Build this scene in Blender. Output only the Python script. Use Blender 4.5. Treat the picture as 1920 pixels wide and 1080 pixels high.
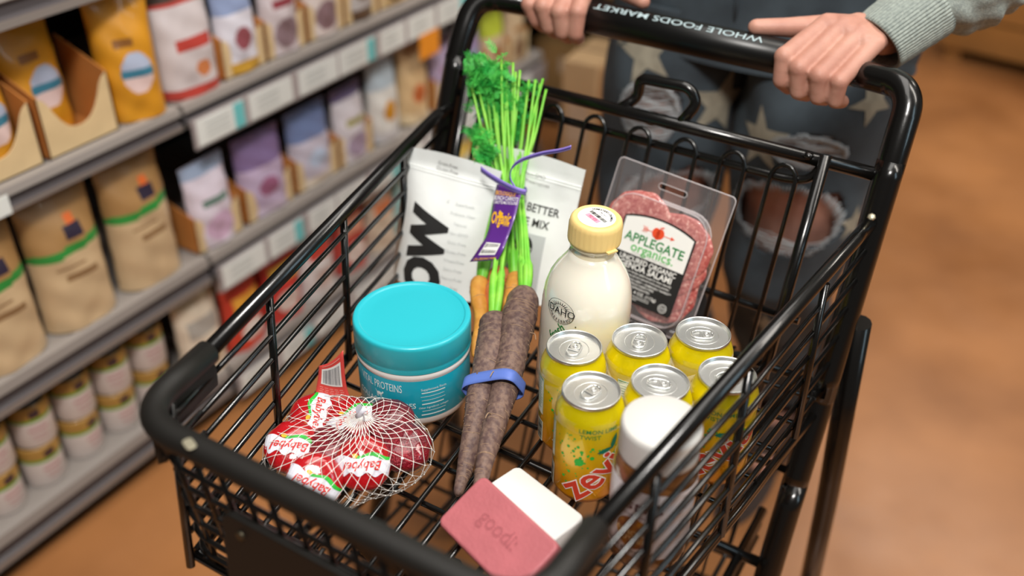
import bpy, bmesh, math, random
from mathutils import Vector, Matrix, noise
rnd = random.Random(7)
for o in list(bpy.data.objects): bpy.data.objects.remove(o)
scn = bpy.context.scene
COL = scn.collection
R = math.radians

# ------------------------------------------------------------------ camera
CAM = Vector((0, 0, 1.4)); FPX = 1867.0
pt, rl, yw = R(34.238), R(-0.952), R(-30.707)
fw = Vector((math.sin(yw)*math.cos(pt), math.cos(yw)*math.cos(pt), -math.sin(pt)))
rt0 = Vector((math.cos(yw), -math.sin(yw), 0)); dn0 = fw.cross(rt0)
rt = rt0*math.cos(rl) + dn0*math.sin(rl); dn = -rt0*math.sin(rl) + dn0*math.cos(rl)
cam = bpy.data.cameras.new('camera'); co = bpy.data.objects.new('camera', cam); COL.objects.link(co)
m3 = Matrix((rt, -dn, -fw)).transposed()
co.matrix_world = Matrix.Translation(CAM) @ m3.to_4x4()
cam.sensor_width = 36; cam.lens = FPX/1920*36; cam.clip_start = .02
cam.dof.use_dof = True; cam.dof.focus_distance = 1.01; cam.dof.aperture_fstop = 2.0
cam.dof.aperture_blades = 0
scn.camera = co
scn.view_settings.view_transform = 'Standard'; scn.view_settings.look = 'None'
scn.view_settings.gamma = 1; scn.view_settings.use_curve_mapping = False
scn.view_settings.exposure = 0.0

# ------------------------------------------------------------------ light: store ceiling fixtures, a cool side light and dim surroundings
w = bpy.data.worlds.new('store'); scn.world = w; w.use_nodes = True
w.node_tree.nodes['Background'].inputs[0].default_value = (.50, .46, .42, 1)
w.node_tree.nodes['Background'].inputs[1].default_value = .21
def area(name, loc, tgt, sx, sy, power, col=(1, .95, .88)):
    l = bpy.data.lights.new(name, 'AREA'); l.shape = 'RECTANGLE'; l.size = sx; l.size_y = sy
    l.energy = power; l.color = col
    o = bpy.data.objects.new(name, l); COL.objects.link(o); o.location = loc
    o.rotation_euler = (Vector(tgt)-Vector(loc)).to_track_quat('-Z', 'Y').to_euler()
    return o
area('aisle_lamp', (.35, -.5, 3.2), (-.6, .8, .6), .5, .5, 76, (1, .96, .91))
area('ceiling_strip_lamp', (-.45, 1.2, 3.4), (-.45, 1.2, 0), 1.1, 2.4, 38, (1, .96, .9))
area('ceiling_strip_lamp', (1.6, 1.6, 3.4), (1.4, 1.6, 0), .5, 2.6, 60, (1, .93, .84))
area('ceiling_strip_lamp', (.4, 4.4, 3.4), (.2, 4.0, 0), 2.4, .4, 60, (1, .92, .82))
area('cool_side_light', (2.6, .6, 2.2), (-.3, .9, .7), .5, 1.6, 12, (.62, .86, 1))  # weak bluish area light from the right; no window is built there

# ------------------------------------------------------------------ small helpers
def at(px, py, Y=None, Z=None, X=None):
    d = rt*((px-960)/FPX) + dn*((py-540)/FPX) + fw
    if Y is not None: k = Y/d.y
    elif Z is not None: k = (Z-1.4)/d.z
    else: k = X/d.x
    return CAM + d*k
def lin(h):
    h = h.lstrip('#'); r = []
    for i in (0, 2, 4):
        c = int(h[i:i+2], 16)/255
        r.append(c/12.92 if c <= .04045 else ((c+.055)/1.055)**2.4)
    return (*r, 1)
def mat(name, col, rough=.5, metal=0, var=0, vs=8, col2=None, bump=0, bs=60, coat=0, trans=0, alpha=1, sss=0, spec=.5, ior=1.45, kind='noise'):
    m = bpy.data.materials.new(name); m.use_nodes = True; nt = m.node_tree; b = nt.nodes['Principled BSDF']
    b.inputs['Base Color'].default_value = lin(col); b.inputs['Roughness'].default_value = rough
    b.inputs['Metallic'].default_value = metal; b.inputs['Coat Weight'].default_value = coat
    b.inputs['Coat Roughness'].default_value = .05
    b.inputs['Transmission Weight'].default_value = trans; b.inputs['Alpha'].default_value = alpha
    b.inputs['Specular IOR Level'].default_value = spec; b.inputs['IOR'].default_value = ior
    if sss:
        b.inputs['Subsurface Weight'].default_value = sss; b.inputs['Subsurface Scale'].default_value = .01
        b.inputs['Subsurface Radius'].default_value = (1, .4, .25)
    if var or col2 or bump:
        tc = nt.nodes.new('ShaderNodeTexCoord')
    if var or col2:
        n = nt.nodes.new('ShaderNodeTexNoise'); n.inputs['Scale'].default_value = vs; n.inputs['Detail'].default_value = 5
        nt.links.new(tc.outputs['Object'], n.inputs['Vector'])
        r = nt.nodes.new('ShaderNodeValToRGB'); nt.links.new(n.outputs['Fac'], r.inputs['Fac'])
        c = lin(col); c2 = lin(col2) if col2 else tuple(x*(1-var) for x in c[:3])+(1,)
        r.color_ramp.elements[0].position = .38; r.color_ramp.elements[0].color = c2
        r.color_ramp.elements[1].position = .62; r.color_ramp.elements[1].color = c
        nt.links.new(r.outputs['Color'], b.inputs['Base Color'])
    if bump:
        n2 = nt.nodes.new('ShaderNodeTexNoise'); n2.inputs['Scale'].default_value = bs; n2.inputs['Detail'].default_value = 3
        nt.links.new(tc.outputs['Object'], n2.inputs['Vector'])
        bp = nt.nodes.new('ShaderNodeBump'); bp.inputs['Strength'].default_value = bump; bp.inputs['Distance'].default_value = .002
        nt.links.new(n2.outputs['Fac'], bp.inputs['Height']); nt.links.new(bp.outputs['Normal'], b.inputs['Normal'])
    return m
def clear_mat(name, col='ffffff', amount=.2, rough=.08):
    """thin clear plastic: mostly see-through, a film of gloss and haze"""
    m = bpy.data.materials.new(name); m.use_nodes = True; nt = m.node_tree; nt.nodes.clear()
    out = nt.nodes.new('ShaderNodeOutputMaterial'); t = nt.nodes.new('ShaderNodeBsdfTransparent')
    p = nt.nodes.new('ShaderNodeBsdfPrincipled'); p.inputs['Base Color'].default_value = lin(col); p.inputs['Roughness'].default_value = rough
    lw_ = nt.nodes.new('ShaderNodeLayerWeight'); lw_.inputs['Blend'].default_value = .5
    fr = nt.nodes.new('ShaderNodeMath'); fr.operation = 'POWER'; fr.inputs[1].default_value = 3.5; nt.links.new(lw_.outputs['Facing'], fr.inputs[0])
    ad = nt.nodes.new('ShaderNodeMath'); ad.operation = 'ADD'; ad.use_clamp = True; ad.inputs[1].default_value = amount
    nt.links.new(fr.outputs[0], ad.inputs[0])
    mx = nt.nodes.new('ShaderNodeMixShader'); nt.links.new(ad.outputs[0], mx.inputs[0])
    nt.links.new(t.outputs[0], mx.inputs[1]); nt.links.new(p.outputs[0], mx.inputs[2]); nt.links.new(mx.outputs[0], out.inputs[0])
    return m
class MB:
    def __init__(s): s.v = []; s.f = []; s.mi = []; s.sm = []
    def add(s, vs, fs, mi=0, smooth=False):
        b = len(s.v); s.v += [tuple(v) for v in vs]
        for f in fs: s.f.append(tuple(b+i for i in f)); s.mi.append(mi); s.sm.append(smooth)
    def box(s, lo, hi, mi=0, M=None):
        x0, y0, z0 = lo; x1, y1, z1 = hi
        vs = [Vector(p) for p in ((x0,y0,z0),(x1,y0,z0),(x1,y1,z0),(x0,y1,z0),(x0,y0,z1),(x1,y0,z1),(x1,y1,z1),(x0,y1,z1))]
        if M: vs = [M @ v for v in vs]
        s.add(vs, [(0,3,2,1),(4,5,6,7),(0,1,5,4),(1,2,6,5),(2,3,7,6),(3,0,4,7)], mi)
    def rbox(s, cx, cy, z0, z1, sx, sy, r=.004, rc=.003, mi=0, M=None, seg=5):
        """box with rounded vertical corners and softened rims"""
        def ring(inset, z):
            a = []; hx, hy = sx/2-inset, sy/2-inset; rr = max(r-inset, .0003)
            for qx, qy, a0 in ((1,1,0),(-1,1,90),(-1,-1,180),(1,-1,270)):
                for i in range(seg+1):
                    t = R(a0+90*i/seg)
                    a.append(Vector((cx+qx*(hx-rr)+rr*math.cos(t), cy+qy*(hy-rr)+rr*math.sin(t), z)))
            return a
        rings = []
        for i in range(4):
            t = R(90*i/3); rings.append(ring(rc*(1-math.sin(t)), z0+rc*(1-math.cos(t))))
        for i in range(4):
            t = R(90*i/3); rings.append(ring(rc*(1-math.cos(t)), z1-rc*(1-math.sin(t))))
        n = len(rings[0]); vs = [v for q in rings for v in q]
        if M: vs = [M @ v for v in vs]
        fs = [(k*n+i, k*n+(i+1) % n, (k+1)*n+(i+1) % n, (k+1)*n+i) for k in range(len(rings)-1) for i in range(n)]
        b = len(s.v); s.add(vs, fs, mi, True)
        s.f.append(tuple(b+i for i in reversed(range(n)))); s.mi.append(mi); s.sm.append(False)
        s.f.append(tuple(b+(len(rings)-1)*n+i for i in range(n))); s.mi.append(mi); s.sm.append(False)
    def tube(s, pts, r, n=8, mi=0, closed=False, cap=True, flat=None):
        pts = [Vector(p) for p in pts]; k = len(pts)
        rs = r if isinstance(r, (list, tuple)) else [r]*k
        up = None; vs = []
        for i, p in enumerate(pts):
            a = pts[i-1] if (i > 0 or closed) else p; b = pts[(i+1) % k] if (i < k-1 or closed) else p
            d = (b-a).normalized()
            if up is None: up = d.orthogonal().normalized() if flat is None else Vector(flat)
            up = (up - d*up.dot(d))
            up = up.normalized() if up.length > 1e-6 else d.orthogonal().normalized()
            sd = d.cross(up)
            for j in range(n):
                t = 2*math.pi*j/n
                vs.append(p + (up*math.cos(t) + sd*math.sin(t))*rs[i])
        m = k if closed else k-1
        fs = [(i*n+j, i*n+(j+1) % n, ((i+1) % k)*n+(j+1) % n, ((i+1) % k)*n+j) for i in range(m) for j in range(n)]
        b = len(s.v); s.add(vs, fs, mi, True)
        if cap and not closed:
            s.f.append(tuple(b+j for j in reversed(range(n)))); s.mi.append(mi); s.sm.append(False)
            s.f.append(tuple(b+(k-1)*n+j for j in range(n))); s.mi.append(mi); s.sm.append(False)
    def lathe(s, prof, n=48, mi=0, c=(0, 0), M=None, mis=None, cap=True):
        k = len(prof); vs = []
        for (r, z) in prof:
            for j in range(n):
                t = 2*math.pi*j/n; v = Vector((c[0]+r*math.cos(t), c[1]+r*math.sin(t), z)); vs.append(M @ v if M else v)
        b = len(s.v)
        for i in range(k-1):
            s.add([], [], 0)
            for j in range(n):
                s.f.append((b+i*n+j, b+i*n+(j+1) % n, b+(i+1)*n+(j+1) % n, b+(i+1)*n+j)); s.mi.append(mis[i] if mis else mi); s.sm.append(True)
        s.v += [tuple(v) for v in vs]
        if cap:
            if prof[0][0] > 1e-5: s.f.append(tuple(b+j for j in reversed(range(n)))); s.mi.append(mis[0] if mis else mi); s.sm.append(False)
            if prof[-1][0] > 1e-5: s.f.append(tuple(b+(k-1)*n+j for j in range(n))); s.mi.append(mis[-1] if mis else mi); s.sm.append(False)
    def grid(s, fn, nu, nv, mi=None, closed_u=False, smooth=True, skip=None):
        vs = [fn(i/nu, j/nv) for j in range(nv+1) for i in range(nu+(0 if closed_u else 1))]
        w_ = nu if closed_u else nu+1; b = len(s.v); s.v += [tuple(v) for v in vs]
        for j in range(nv):
            for i in range(nu):
                u, v = (i+.5)/nu, (j+.5)/nv
                if skip and skip(u, v): continue
                s.f.append((b+j*w_+i, b+j*w_+(i+1) % w_, b+(j+1)*w_+(i+1) % w_, b+(j+1)*w_+i))
                s.mi.append(mi(u, v) if mi else 0); s.sm.append(smooth)
    def build(s, name, mats, parent=None, merge=False, **props):
        me = bpy.data.meshes.new(name); me.from_pydata(s.v, [], s.f)
        for m in (mats if isinstance(mats, (list, tuple)) else [mats]): me.materials.append(m)
        me.polygons.foreach_set('material_index', s.mi); me.polygons.foreach_set('use_smooth', s.sm)
        if merge:
            bm = bmesh.new(); bm.from_mesh(me); bmesh.ops.remove_doubles(bm, verts=bm.verts, dist=1e-5); bm.to_mesh(me); bm.free()
        me.update()
        o = bpy.data.objects.new(name, me); COL.objects.link(o)
        if parent: o.parent = parent
        for k_, v_ in props.items(): o[k_] = v_
        return o
def thing(name, label, cat, loc=(0, 0, 0), group=None):
    o = bpy.data.objects.new(name, None); COL.objects.link(o); o.location = loc; o.empty_display_size = .02
    o['label'] = label; o['category'] = cat
    if group: o['group'] = group
    return o
def tag(o, label, cat, group=None):
    o['label'] = label; o['category'] = cat
    if group: o['group'] = group
    return o
def copy_tree(o, parent=None):
    c = o.copy(); COL.objects.link(c); c.parent = parent
    for ch in list(o.children): copy_tree(ch, c)
    return c
def bevel(o, wd=.001, seg=2):
    m = o.modifiers.new('bevel', 'BEVEL'); m.width = wd; m.segments = seg; m.limit_method = 'ANGLE'; return o
def arc(c, a, b, r, t0, t1, n=8):
    """points on an arc about c in the plane of unit vectors a, b"""
    c, a, b = Vector(c), Vector(a), Vector(b)
    return [c + a*(r*math.cos(R(t0+(t1-t0)*i/n))) + b*(r*math.sin(R(t0+(t1-t0)*i/n))) for i in range(n+1)]
def rounded(pts, r, n=6, closed=False):
    pts = [Vector(p) for p in pts]; k = len(pts); out = []
    for i in range(k):
        if not closed and i in (0, k-1): out.append(pts[i]); continue
        p, a, b = pts[i], pts[i-1], pts[(i+1) % k]
        da, db = (a-p), (b-p); q = min(r, da.length*.49, db.length*.49)
        A, B = p+da.normalized()*q, p+db.normalized()*q
        for j in range(n+1):
            t = j/n; out.append(A*(1-t)**2 + p*2*t*(1-t) + B*t*t)
    return out
def spline(pts, n=8):
    pts = [Vector(p) for p in pts]; P = [pts[0]*2-pts[1]]+pts+[pts[-1]*2-pts[-2]]; out = []
    for i in range(1, len(P)-2):
        for j in range(n):
            t = j/n; a, b, c, d = P[i-1], P[i], P[i+1], P[i+2]
            out.append(.5*((2*b)+(c-a)*t+(2*a-5*b+4*c-d)*t*t+(3*b-a-3*c+d)*t**3))
    out.append(pts[-1]); return out

# ------------------------------------------------------------------ lettering
_tc = {}
def text2d(s, bold=0.0, shear=0.0, xs=1.0):
    key = (s, bold, shear)
    if key not in _tc:
        c = bpy.data.curves.new('lettering', 'FONT'); c.body = s; c.size = 1; c.offset = bold; c.shear = shear
        c.align_x = 'CENTER'; c.align_y = 'CENTER'; c.resolution_u = 3
        o = bpy.data.objects.new('lettering', c); COL.objects.link(o); bpy.context.view_layer.update()
        me = bpy.data.meshes.new_from_object(o)
        _tc[key] = ([tuple(v.co[:2]) for v in me.vertices], [tuple(p.vertices) for p in me.polygons])
        bpy.data.objects.remove(o); bpy.data.curves.remove(c); bpy.data.meshes.remove(me)
    return _tc[key]
class Print:
    """flat lettering and marks laid on a surface by fn(x, y)"""
    def __init__(s): s.bm = bmesh.new()
    def poly(s, pts, mi=0):
        try:
            f = s.bm.faces.new([s.bm.verts.new((p[0], p[1], 0)) for p in pts]); f.material_index = mi
        except ValueError: pass
    def text(s, t, size, x=0, y=0, rot=0, mi=0, bold=0, shear=0, xs=1.0, al='c'):
        vs, fs = text2d(t, bold, shear)
        if not vs: return
        if al == 'l': x -= min(v[0] for v in vs)*size*xs*math.cos(R(rot)); y -= min(v[0] for v in vs)*size*xs*math.sin(R(rot))
        c, n = math.cos(R(rot)), math.sin(R(rot))
        bv = [s.bm.verts.new((x+size*(v[0]*xs*c - v[1]*n), y+size*(v[0]*xs*n + v[1]*c), 0)) for v in vs]
        for f in fs:
            try: s.bm.faces.new([bv[i] for i in f]).material_index = mi
            except ValueError: pass
    def disc(s, x, y, r, mi=0, n=20, r2=None, rot=0):
        r2 = r2 or r
        s.poly([(x+r*math.cos(2*math.pi*i/n)*math.cos(rot)-r2*math.sin(2*math.pi*i/n)*math.sin(rot), y+r*math.cos(2*math.pi*i/n)*math.sin(rot)+r2*math.sin(2*math.pi*i/n)*math.cos(rot)) for i in range(n)], mi)
    def ring(s, x, y, r, t, mi=0, n=24, sy=1):
        for i in range(n):
            a, b = 2*math.pi*i/n, 2*math.pi*(i+1)/n
            s.poly([(x+r*math.cos(a), y+sy*r*math.sin(a)), (x+r*math.cos(b), y+sy*r*math.sin(b)), (x+(r-t)*math.cos(b), y+sy*(r-t)*math.sin(b)), (x+(r-t)*math.cos(a), y+sy*(r-t)*math.sin(a))], mi)
    def rect(s, x, y, w_, h, mi=0, rot=0):
        c, n = math.cos(R(rot)), math.sin(R(rot))
        s.poly([(x+a*w_/2*c-b*h/2*n, y+a*w_/2*n+b*h/2*c) for a, b in ((-1,-1),(1,-1),(1,1),(-1,1))], mi)
    def barcode(s, x, y, w_, h, mi=0, vert=False, n=26, seed=3):
        q = random.Random(seed); p = 0; L = h if vert else w_; st = L/(n*2.0)
        while p < L:
            t = st*q.choice((.6, .8, 1.4)); 
            if vert: s.rect(x, y-h/2+p+t/2, w_, t, mi)
            else: s.rect(x-w_/2+p+t/2, y, t, h, mi)
            p += t + st*q.choice((.7, 1.0, 1.5))
    def lines(s, x, y, w_, n, gap, th=.0005, mi=0, seed=1):
        q = random.Random(seed)
        for i in range(n):
            ww = w_*q.uniform(.7, 1); s.rect(x-(w_-ww)/2, y-i*gap, ww, th, mi)
    def cut(s, step):
        for ax in (0, 1):
            cs = [v.co[ax] for v in s.bm.verts]
            if not cs: return
            a, b = min(cs), max(cs); k = math.floor(a/step)+1
            while k*step < b:
                co_ = [0, 0, 0]; no = [0, 0, 0]; co_[ax] = k*step; no[ax] = 1
                bmesh.ops.bisect_plane(s.bm, geom=s.bm.verts[:]+s.bm.edges[:]+s.bm.faces[:], plane_co=co_, plane_no=no, dist=1e-7); k += 1
    def build(s, name, mats, parent, fn, step=None, **props):
        if step: s.cut(step)
        for v in s.bm.verts: v.co = fn(v.co.x, v.co.y)
        me = bpy.data.meshes.new(name); s.bm.to_mesh(me); s.bm.free()
        for m in (mats if isinstance(mats, (list, tuple)) else [mats]): me.materials.append(m)
        o = bpy.data.objects.new(name, me); COL.objects.link(o); o.parent = parent
        for k_, v_ in props.items(): o[k_] = v_
        return o
def cyl(r, a0=-90, off=.0004):
    """x runs around a can of radius r from angle a0, y is height"""
    return lambda x, y: Vector(((r+off)*math.cos(R(a0)+x/r), (r+off)*math.sin(R(a0)+x/r), y))
# ------------------------------------------------------------------ materials
M = dict(
 black=mat('black_powder_coat', '0a0908', .24, spec=.5, coat=.3, bump=.03, bs=500),
 rubber=mat('black_rubber', '14120f', .55),
 grip=mat('black_vinyl_grip', '0a0a0a', .34, spec=.5),
 chip=mat('worn_metal_chip', 'b9b29a', .4, metal=.6),
 greytext=mat('pale_grey_print', 'a9bcc0', .6),
 ink=mat('black_ink', '1b1b1b', .6), white=mat('white_print', 'f2f2ee', .6), red=mat('red_print', 'd3261f', .5),
 green=mat('green_print', '14843f', .5), lgreen=mat('bright_green_print', '2fb53a', .5), grey=mat('grey_print', '9a9a98', .6),
 orange=mat('orange_print', 'e8502a', .5), yellow=mat('yellow_print', 'f0b41c', .5), pink=mat('pink_sticker', 'f49ab0', .6),
)

# ------------------------------------------------------------------ setting
def wall_plane(name, mb, m):
    o = mb.build(name, m); o['kind'] = 'structure'; return o
fl = bpy.data.materials.new('stained_concrete'); fl.use_nodes = True
nt = fl.node_tree; b = nt.nodes['Principled BSDF']
tc = nt.nodes.new('ShaderNodeTexCoord'); n1 = nt.nodes.new('ShaderNodeTexNoise'); n1.inputs['Scale'].default_value = 2.2; n1.inputs['Detail'].default_value = 6
rmp = nt.nodes.new('ShaderNodeValToRGB'); rmp.color_ramp.elements[0].position = .3; rmp.color_ramp.elements[0].color = lin('87562f'); rmp.color_ramp.elements[1].position = .72; rmp.color_ramp.elements[1].color = lin('b67c4c')
n2 = nt.nodes.new('ShaderNodeTexNoise'); n2.inputs['Scale'].default_value = 7; n2.inputs['Detail'].default_value = 4
r2 = nt.nodes.new('ShaderNodeMapRange'); r2.inputs[3].default_value = .24; r2.inputs[4].default_value = .46
nt.links.new(tc.outputs['Object'], n1.inputs['Vector']); nt.links.new(n1.outputs['Fac'], rmp.inputs['Fac']); nt.links.new(rmp.outputs['Color'], b.inputs['Base Color'])
nt.links.new(tc.outputs['Object'], n2.inputs['Vector']); nt.links.new(n2.outputs['Fac'], r2.inputs[0]); nt.links.new(r2.outputs[0], b.inputs['Roughness'])
mb = MB(); mb.box((-5, -3, -.05), (5, 9, 0)); wall_plane('floor', mb, fl)
mb = MB(); mb.box((-5, 9, 0), (5, 9.1, 3.6)); wall_plane('wall_back', mb, mat('dim_wall', '4a3c32', .8))

# ------------------------------------------------------------------ shopping cart
FZ = .682           # top of the basket floor wires
def gy(z): return 1.03+.36*(z-.90)       # the slanted rear plane
cart = thing('shopping_cart', 'black wire shopping cart filled with groceries, pushed by the person in star jeans', 'shopping cart', (-.41, .7, 0))
def cb(mb, name, m=None, **kw):
    o = mb.build(name, m or M['black'], None, **kw); o.parent = cart; o.matrix_parent_inverse = Matrix.Translation((.41, -.7, 0)); return o
XL, XR = -.705, -.14
HY, HZ = 1.11, .976
# push frame: from the feet up the slanted rear, over the handle bar and down again
def post(x, sgn):
    return [Vector((x, gy(z), z)) for z in (.30, .50, .70, .90)]
mb = MB()
pr = rounded([Vector((XR, gy(.17), .17)), Vector((XR-.002, gy(.6), .6)), Vector((XR-.004, gy(.93), .93)), Vector((XR-.006, 1.078, .985)), Vector((XR-.075, HY, HZ))], .085, 8)
mb.tube(spline(pr[:], 2), .0155, 16)
pl_ = rounded([Vector((XL, gy(.17), .17)), Vector((XL, gy(.6), .6)), Vector((XL, gy(.93), .93)), Vector((XL+.004, 1.078, .985)), Vector((XL+.08, HY, HZ))], .085, 8)
mb.tube(spline(pl_[:], 2), .0155, 16)
mb.tube([(XL+.078, HY, HZ), (XR-.073, HY, HZ)], .0155, 16)
cb(mb, 'push_frame')
mb = MB()
mb.tube([(XL+.10, HY, HZ), (XL+.102, HY, HZ), (XR-.102, HY, HZ), (XR-.10, HY, HZ)], [.0165, .0205, .0205, .0165], 28)
hg = cb(mb, 'handle_grip', M['grip'])
p = Print(); p.text('WHOLE FOODS MARKET', .0125, 0, 0, 180, bold=.004, xs=1.55)
lx = -.432
p.build('handle_lettering', M['greytext'], hg, lambda x, y: Vector((lx+x, HY+.0209*math.sin(y/.0205-.42), HZ+.0209*math.cos(y/.0205-.42))), step=.003)
# rear legs behind the slanted posts and the base frame with casters
mb = MB()
for x in (XL, XR):
    s_ = .012 if x == XR else -.012
    mb.tube(rounded([(x+s_, .985, .74), (x+s_*2, 1.03, .42), (x+s_*2.5, 1.06, .12)], .05), .014, 12)
    mb.tube(rounded([(x, gy(.17), .17), (x+.01*(1 if x < -.4 else -1), .62, .13), (x+.06*(1 if x < -.4 else -1), .18, .13)], .05), .013, 12)
mb.tube([(XL, .80, .15), (XR, .80, .15)], .011, 10); mb.tube([(XL-.03, 1.06, .13), (XR+.03, 1.06, .13)], .011, 10)
mb.tube([(-.645, .2, .13), (-.20, .2, .13)], .011, 10)
cb(mb, 'base_frame')
mb = MB()   # front support strut under the basket
for x in (-.46, -.36):
    mb.tube(rounded([(x, .50, FZ-.02), (x, .60, .42), (x, .74, .14)], .06), .016, 12)
mb.tube([(-.46, .60, .42), (-.36, .60, .42)], .012, 10)
cb(mb, 'support_strut')
M['tyre'] = mat('grey_tyre', '3a3a3a', .6)
def caster(x, y):
    t = MB(); t.tube([(x-.011, y, .055), (x+.011, y, .055)], [.052, .052], 28)
    o = cb(t, 'caster_wheel', M['tyre'])
    f = MB(); f.box((x-.020, y-.02, .05), (x-.014, y+.02, .115)); f.box((x+.014, y-.02, .05), (x+.020, y+.02, .115)); f.box((x-.02, y-.02, .112), (x+.02, y+.02, .118)); f.tube([(x-.022, y, .055), (x+.022, y, .055)], .006, 8)
    k = f.build('caster_fork', M['black'], o)
for x, y in ((-.64, .2), (-.205, .2), (-.72, 1.06), (-.125, 1.06)): caster(x, y)
# lower rack
mb = MB()
lw = .0032
for i in range(9):
    x = -.63+.0525*i; mb.tube(rounded([(x, .42, .39), (x, .44, .36), (x, .93, .36), (x, .97, .44)], .02, 4), lw, 6)
for i in range(10):
    y = .46+.052*i; mb.tube([(-.64, y, .357), (-.20, y, .357)], lw, 6)
for z, q in ((.39, 0), (.415, 0), (.44, .01)):
    mb.tube(rounded([(-.66, .95, z), (-.66, .42-q, z), (-.18, .42-q, z), (-.18, .95, z)], .06, 6), lw if z < .43 else .006, 7)
mb.tube([(XL, gy(.44), .44), (XR, gy(.44), .44)], .007, 8)
for i in range(14): 
    x = -.62+.031*i; mb.tube([(x, gy(.55)+.0, .56), (x, gy(.38), .38)], .002, 5)
mb.tube([(XL, gy(.56), .56), (XR, gy(.56), .56)], .005, 8)
cb(mb, 'lower_rack')
# basket rim
def xl(y): return -.573-(y-.431)*.222
def xr(y): return -.198+(y-.442)*.098
RZ = .86
mb = MB()
rim = [Vector((XL+.004, 1.012, .857)), Vector((xl(.95), .95, RZ)), Vector((xl(.45), .45, RZ))]
mb.tube([Vector((XL+.006, 1.014, .855)), Vector((xl(.97), .97, RZ)), Vector((xl(.43), .43, RZ))], .0078, 12)
cb(mb, 'basket_rim'); mb = MB()
mb.tube([Vector((XR-.004, 1.014, .857)), Vector((xr(.95), .95, RZ)), Vector((xr(.43), .43, RZ))], .0078, 12)
cb(mb, 'basket_rim')
# moulded bumper around the front
fr = rounded([(xl(.45)-.0, .452, RZ), (xl(.375)-.01, .375, RZ), (-.512, .362, RZ), (-.25, .366, RZ), (xr(.375)+.006, .375, RZ), (xr(.45), .452, RZ)], .05, 8)
fr = rounded([(xl(.455), .455, RZ), (xl(.37)-.006, .362, RZ), (xr(.37)+.006, .366, RZ), (xr(.455), .455, RZ)], .045, 8)
mb = MB(); mb.tube(fr, .0115, 16); cb(mb, 'front_bumper', M['rubber'])
def guard(x0, sg):
    """tapering corner guard hanging under the bumper"""
    mb = MB(); n = 14
    path = rounded([(x0(.455), .455, 0), (x0(.37)+sg*.006, .364, 0), (x0(.37)-sg*.06, .364, 0)], .045, 6)
    path = [path[int(i*(len(path)-1)/n)] for i in range(n+1)]
    def fn(u, v):
        i = min(int(u*n), n); p = path[i]
        dep = .052*(math.sin(math.pi*min(1, max(0, u*.9+.1)))**.5)
        return Vector((p.x+(sg*.002 if False else 0), p.y, RZ-v*dep))
    mb.grid(fn, n, 4); o = mb.build('corner_guard', M['rubber'], None); o.parent = cart; o.matrix_parent_inverse = Matrix.Translation((.41, -.7, 0))
    s = o.modifiers.new('thickness', 'SOLIDIFY'); s.thickness = .008; s.offset = 0
guard(xl, -1); guard(xr, 1)
mb = MB(); mb.rbox(0, 0, 0, .0012, .013, .008, .003, .0005)
for q in ((355, 832),):
    c = at(*q, Z=RZ+.011); o = mb.build('scuff_mark', M['chip'], None); o.parent = cart; o.matrix_parent_inverse = Matrix.Translation((.41, -.7, 0)); o.location = c+Vector((0, 0, -.0008)); o.rotation_euler = (0, 0, -.35)
# side panels
W = .0029
def side(xf, name, nz, zb_r):
    mb = MB(); sg = -1 if xf is xl else 1
    zs = [RZ-.0255*(i+1) for i in range(nz)]
    for i, z in enumerate(zs):
        k = (i+1)/nz; yr = gy(z)-.012
        zr = RZ-(RZ-zb_r)*k
        fl_ = .009+.009*k if sg > 0 else 0
        mb.tube([Vector((xf(.385)+fl_*.4, .385, z)), Vector((xf(.7)+fl_, .7, z)), Vector((xf(yr)+fl_*.3, gy(zr)-.004, zr))], W, 7)
    tops = (.40, .558, .712, .868) if xf is xl else (.40, .53, .69, .86)
    for y in tops:
        mb.tube([(xf(y)+(.006 if sg > 0 else -.002), y, RZ-.004), (xf(y-.03)+(.018 if sg > 0 else .004), y-.028, FZ-.004)], .0042, 9)
    cb(mb, name)
side(xl, 'side_panel', 7, FZ-.012); side(xr, 'side_panel', 7, FZ-.045)
mb = MB()
for sg, xf in ((-1, xl), (1, xr)): mb.tube([Vector((xf(.385)+(.006 if sg > 0 else 0), .385, FZ-.006)), Vector((xf(.7)+(.016 if sg > 0 else 0), .7, FZ-.006)), Vector((xf(.96)+(.005 if sg > 0 else 0), gy(FZ-.03), FZ-.02 if sg < 0 else FZ-.045))], .0052, 10)
mb.tube([(xl(.385), .385, FZ-.006), (xr(.385), .385, FZ-.006)], .0052, 10)
mb.tube([(XL, gy(FZ-.02), FZ-.012), (XR, gy(FZ-.02), FZ-.012)], .0052, 10)
cb(mb, 'floor_frame')
# floor grid: crosswise wires over lengthwise ones
mb = MB()
n = 0; y = .395
while y < .94:
    mb.tube([(xl(y)+.002, y, FZ-.0085), (xr(y)+.010, y, FZ-.0085)], .0031, 7); y += .0515
for i in range(13):
    t = (i+.5)/13; x0 = xl(.385)+(xr(.385)-xl(.385))*t; x1 = xl(.945)+(xr(.945)-xl(.945))*t
    mb.tube([(x0, .383, FZ-.0029), (x1, .945, FZ-.0029)], .0029, 7)
cb(mb, 'floor_grid')
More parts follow.
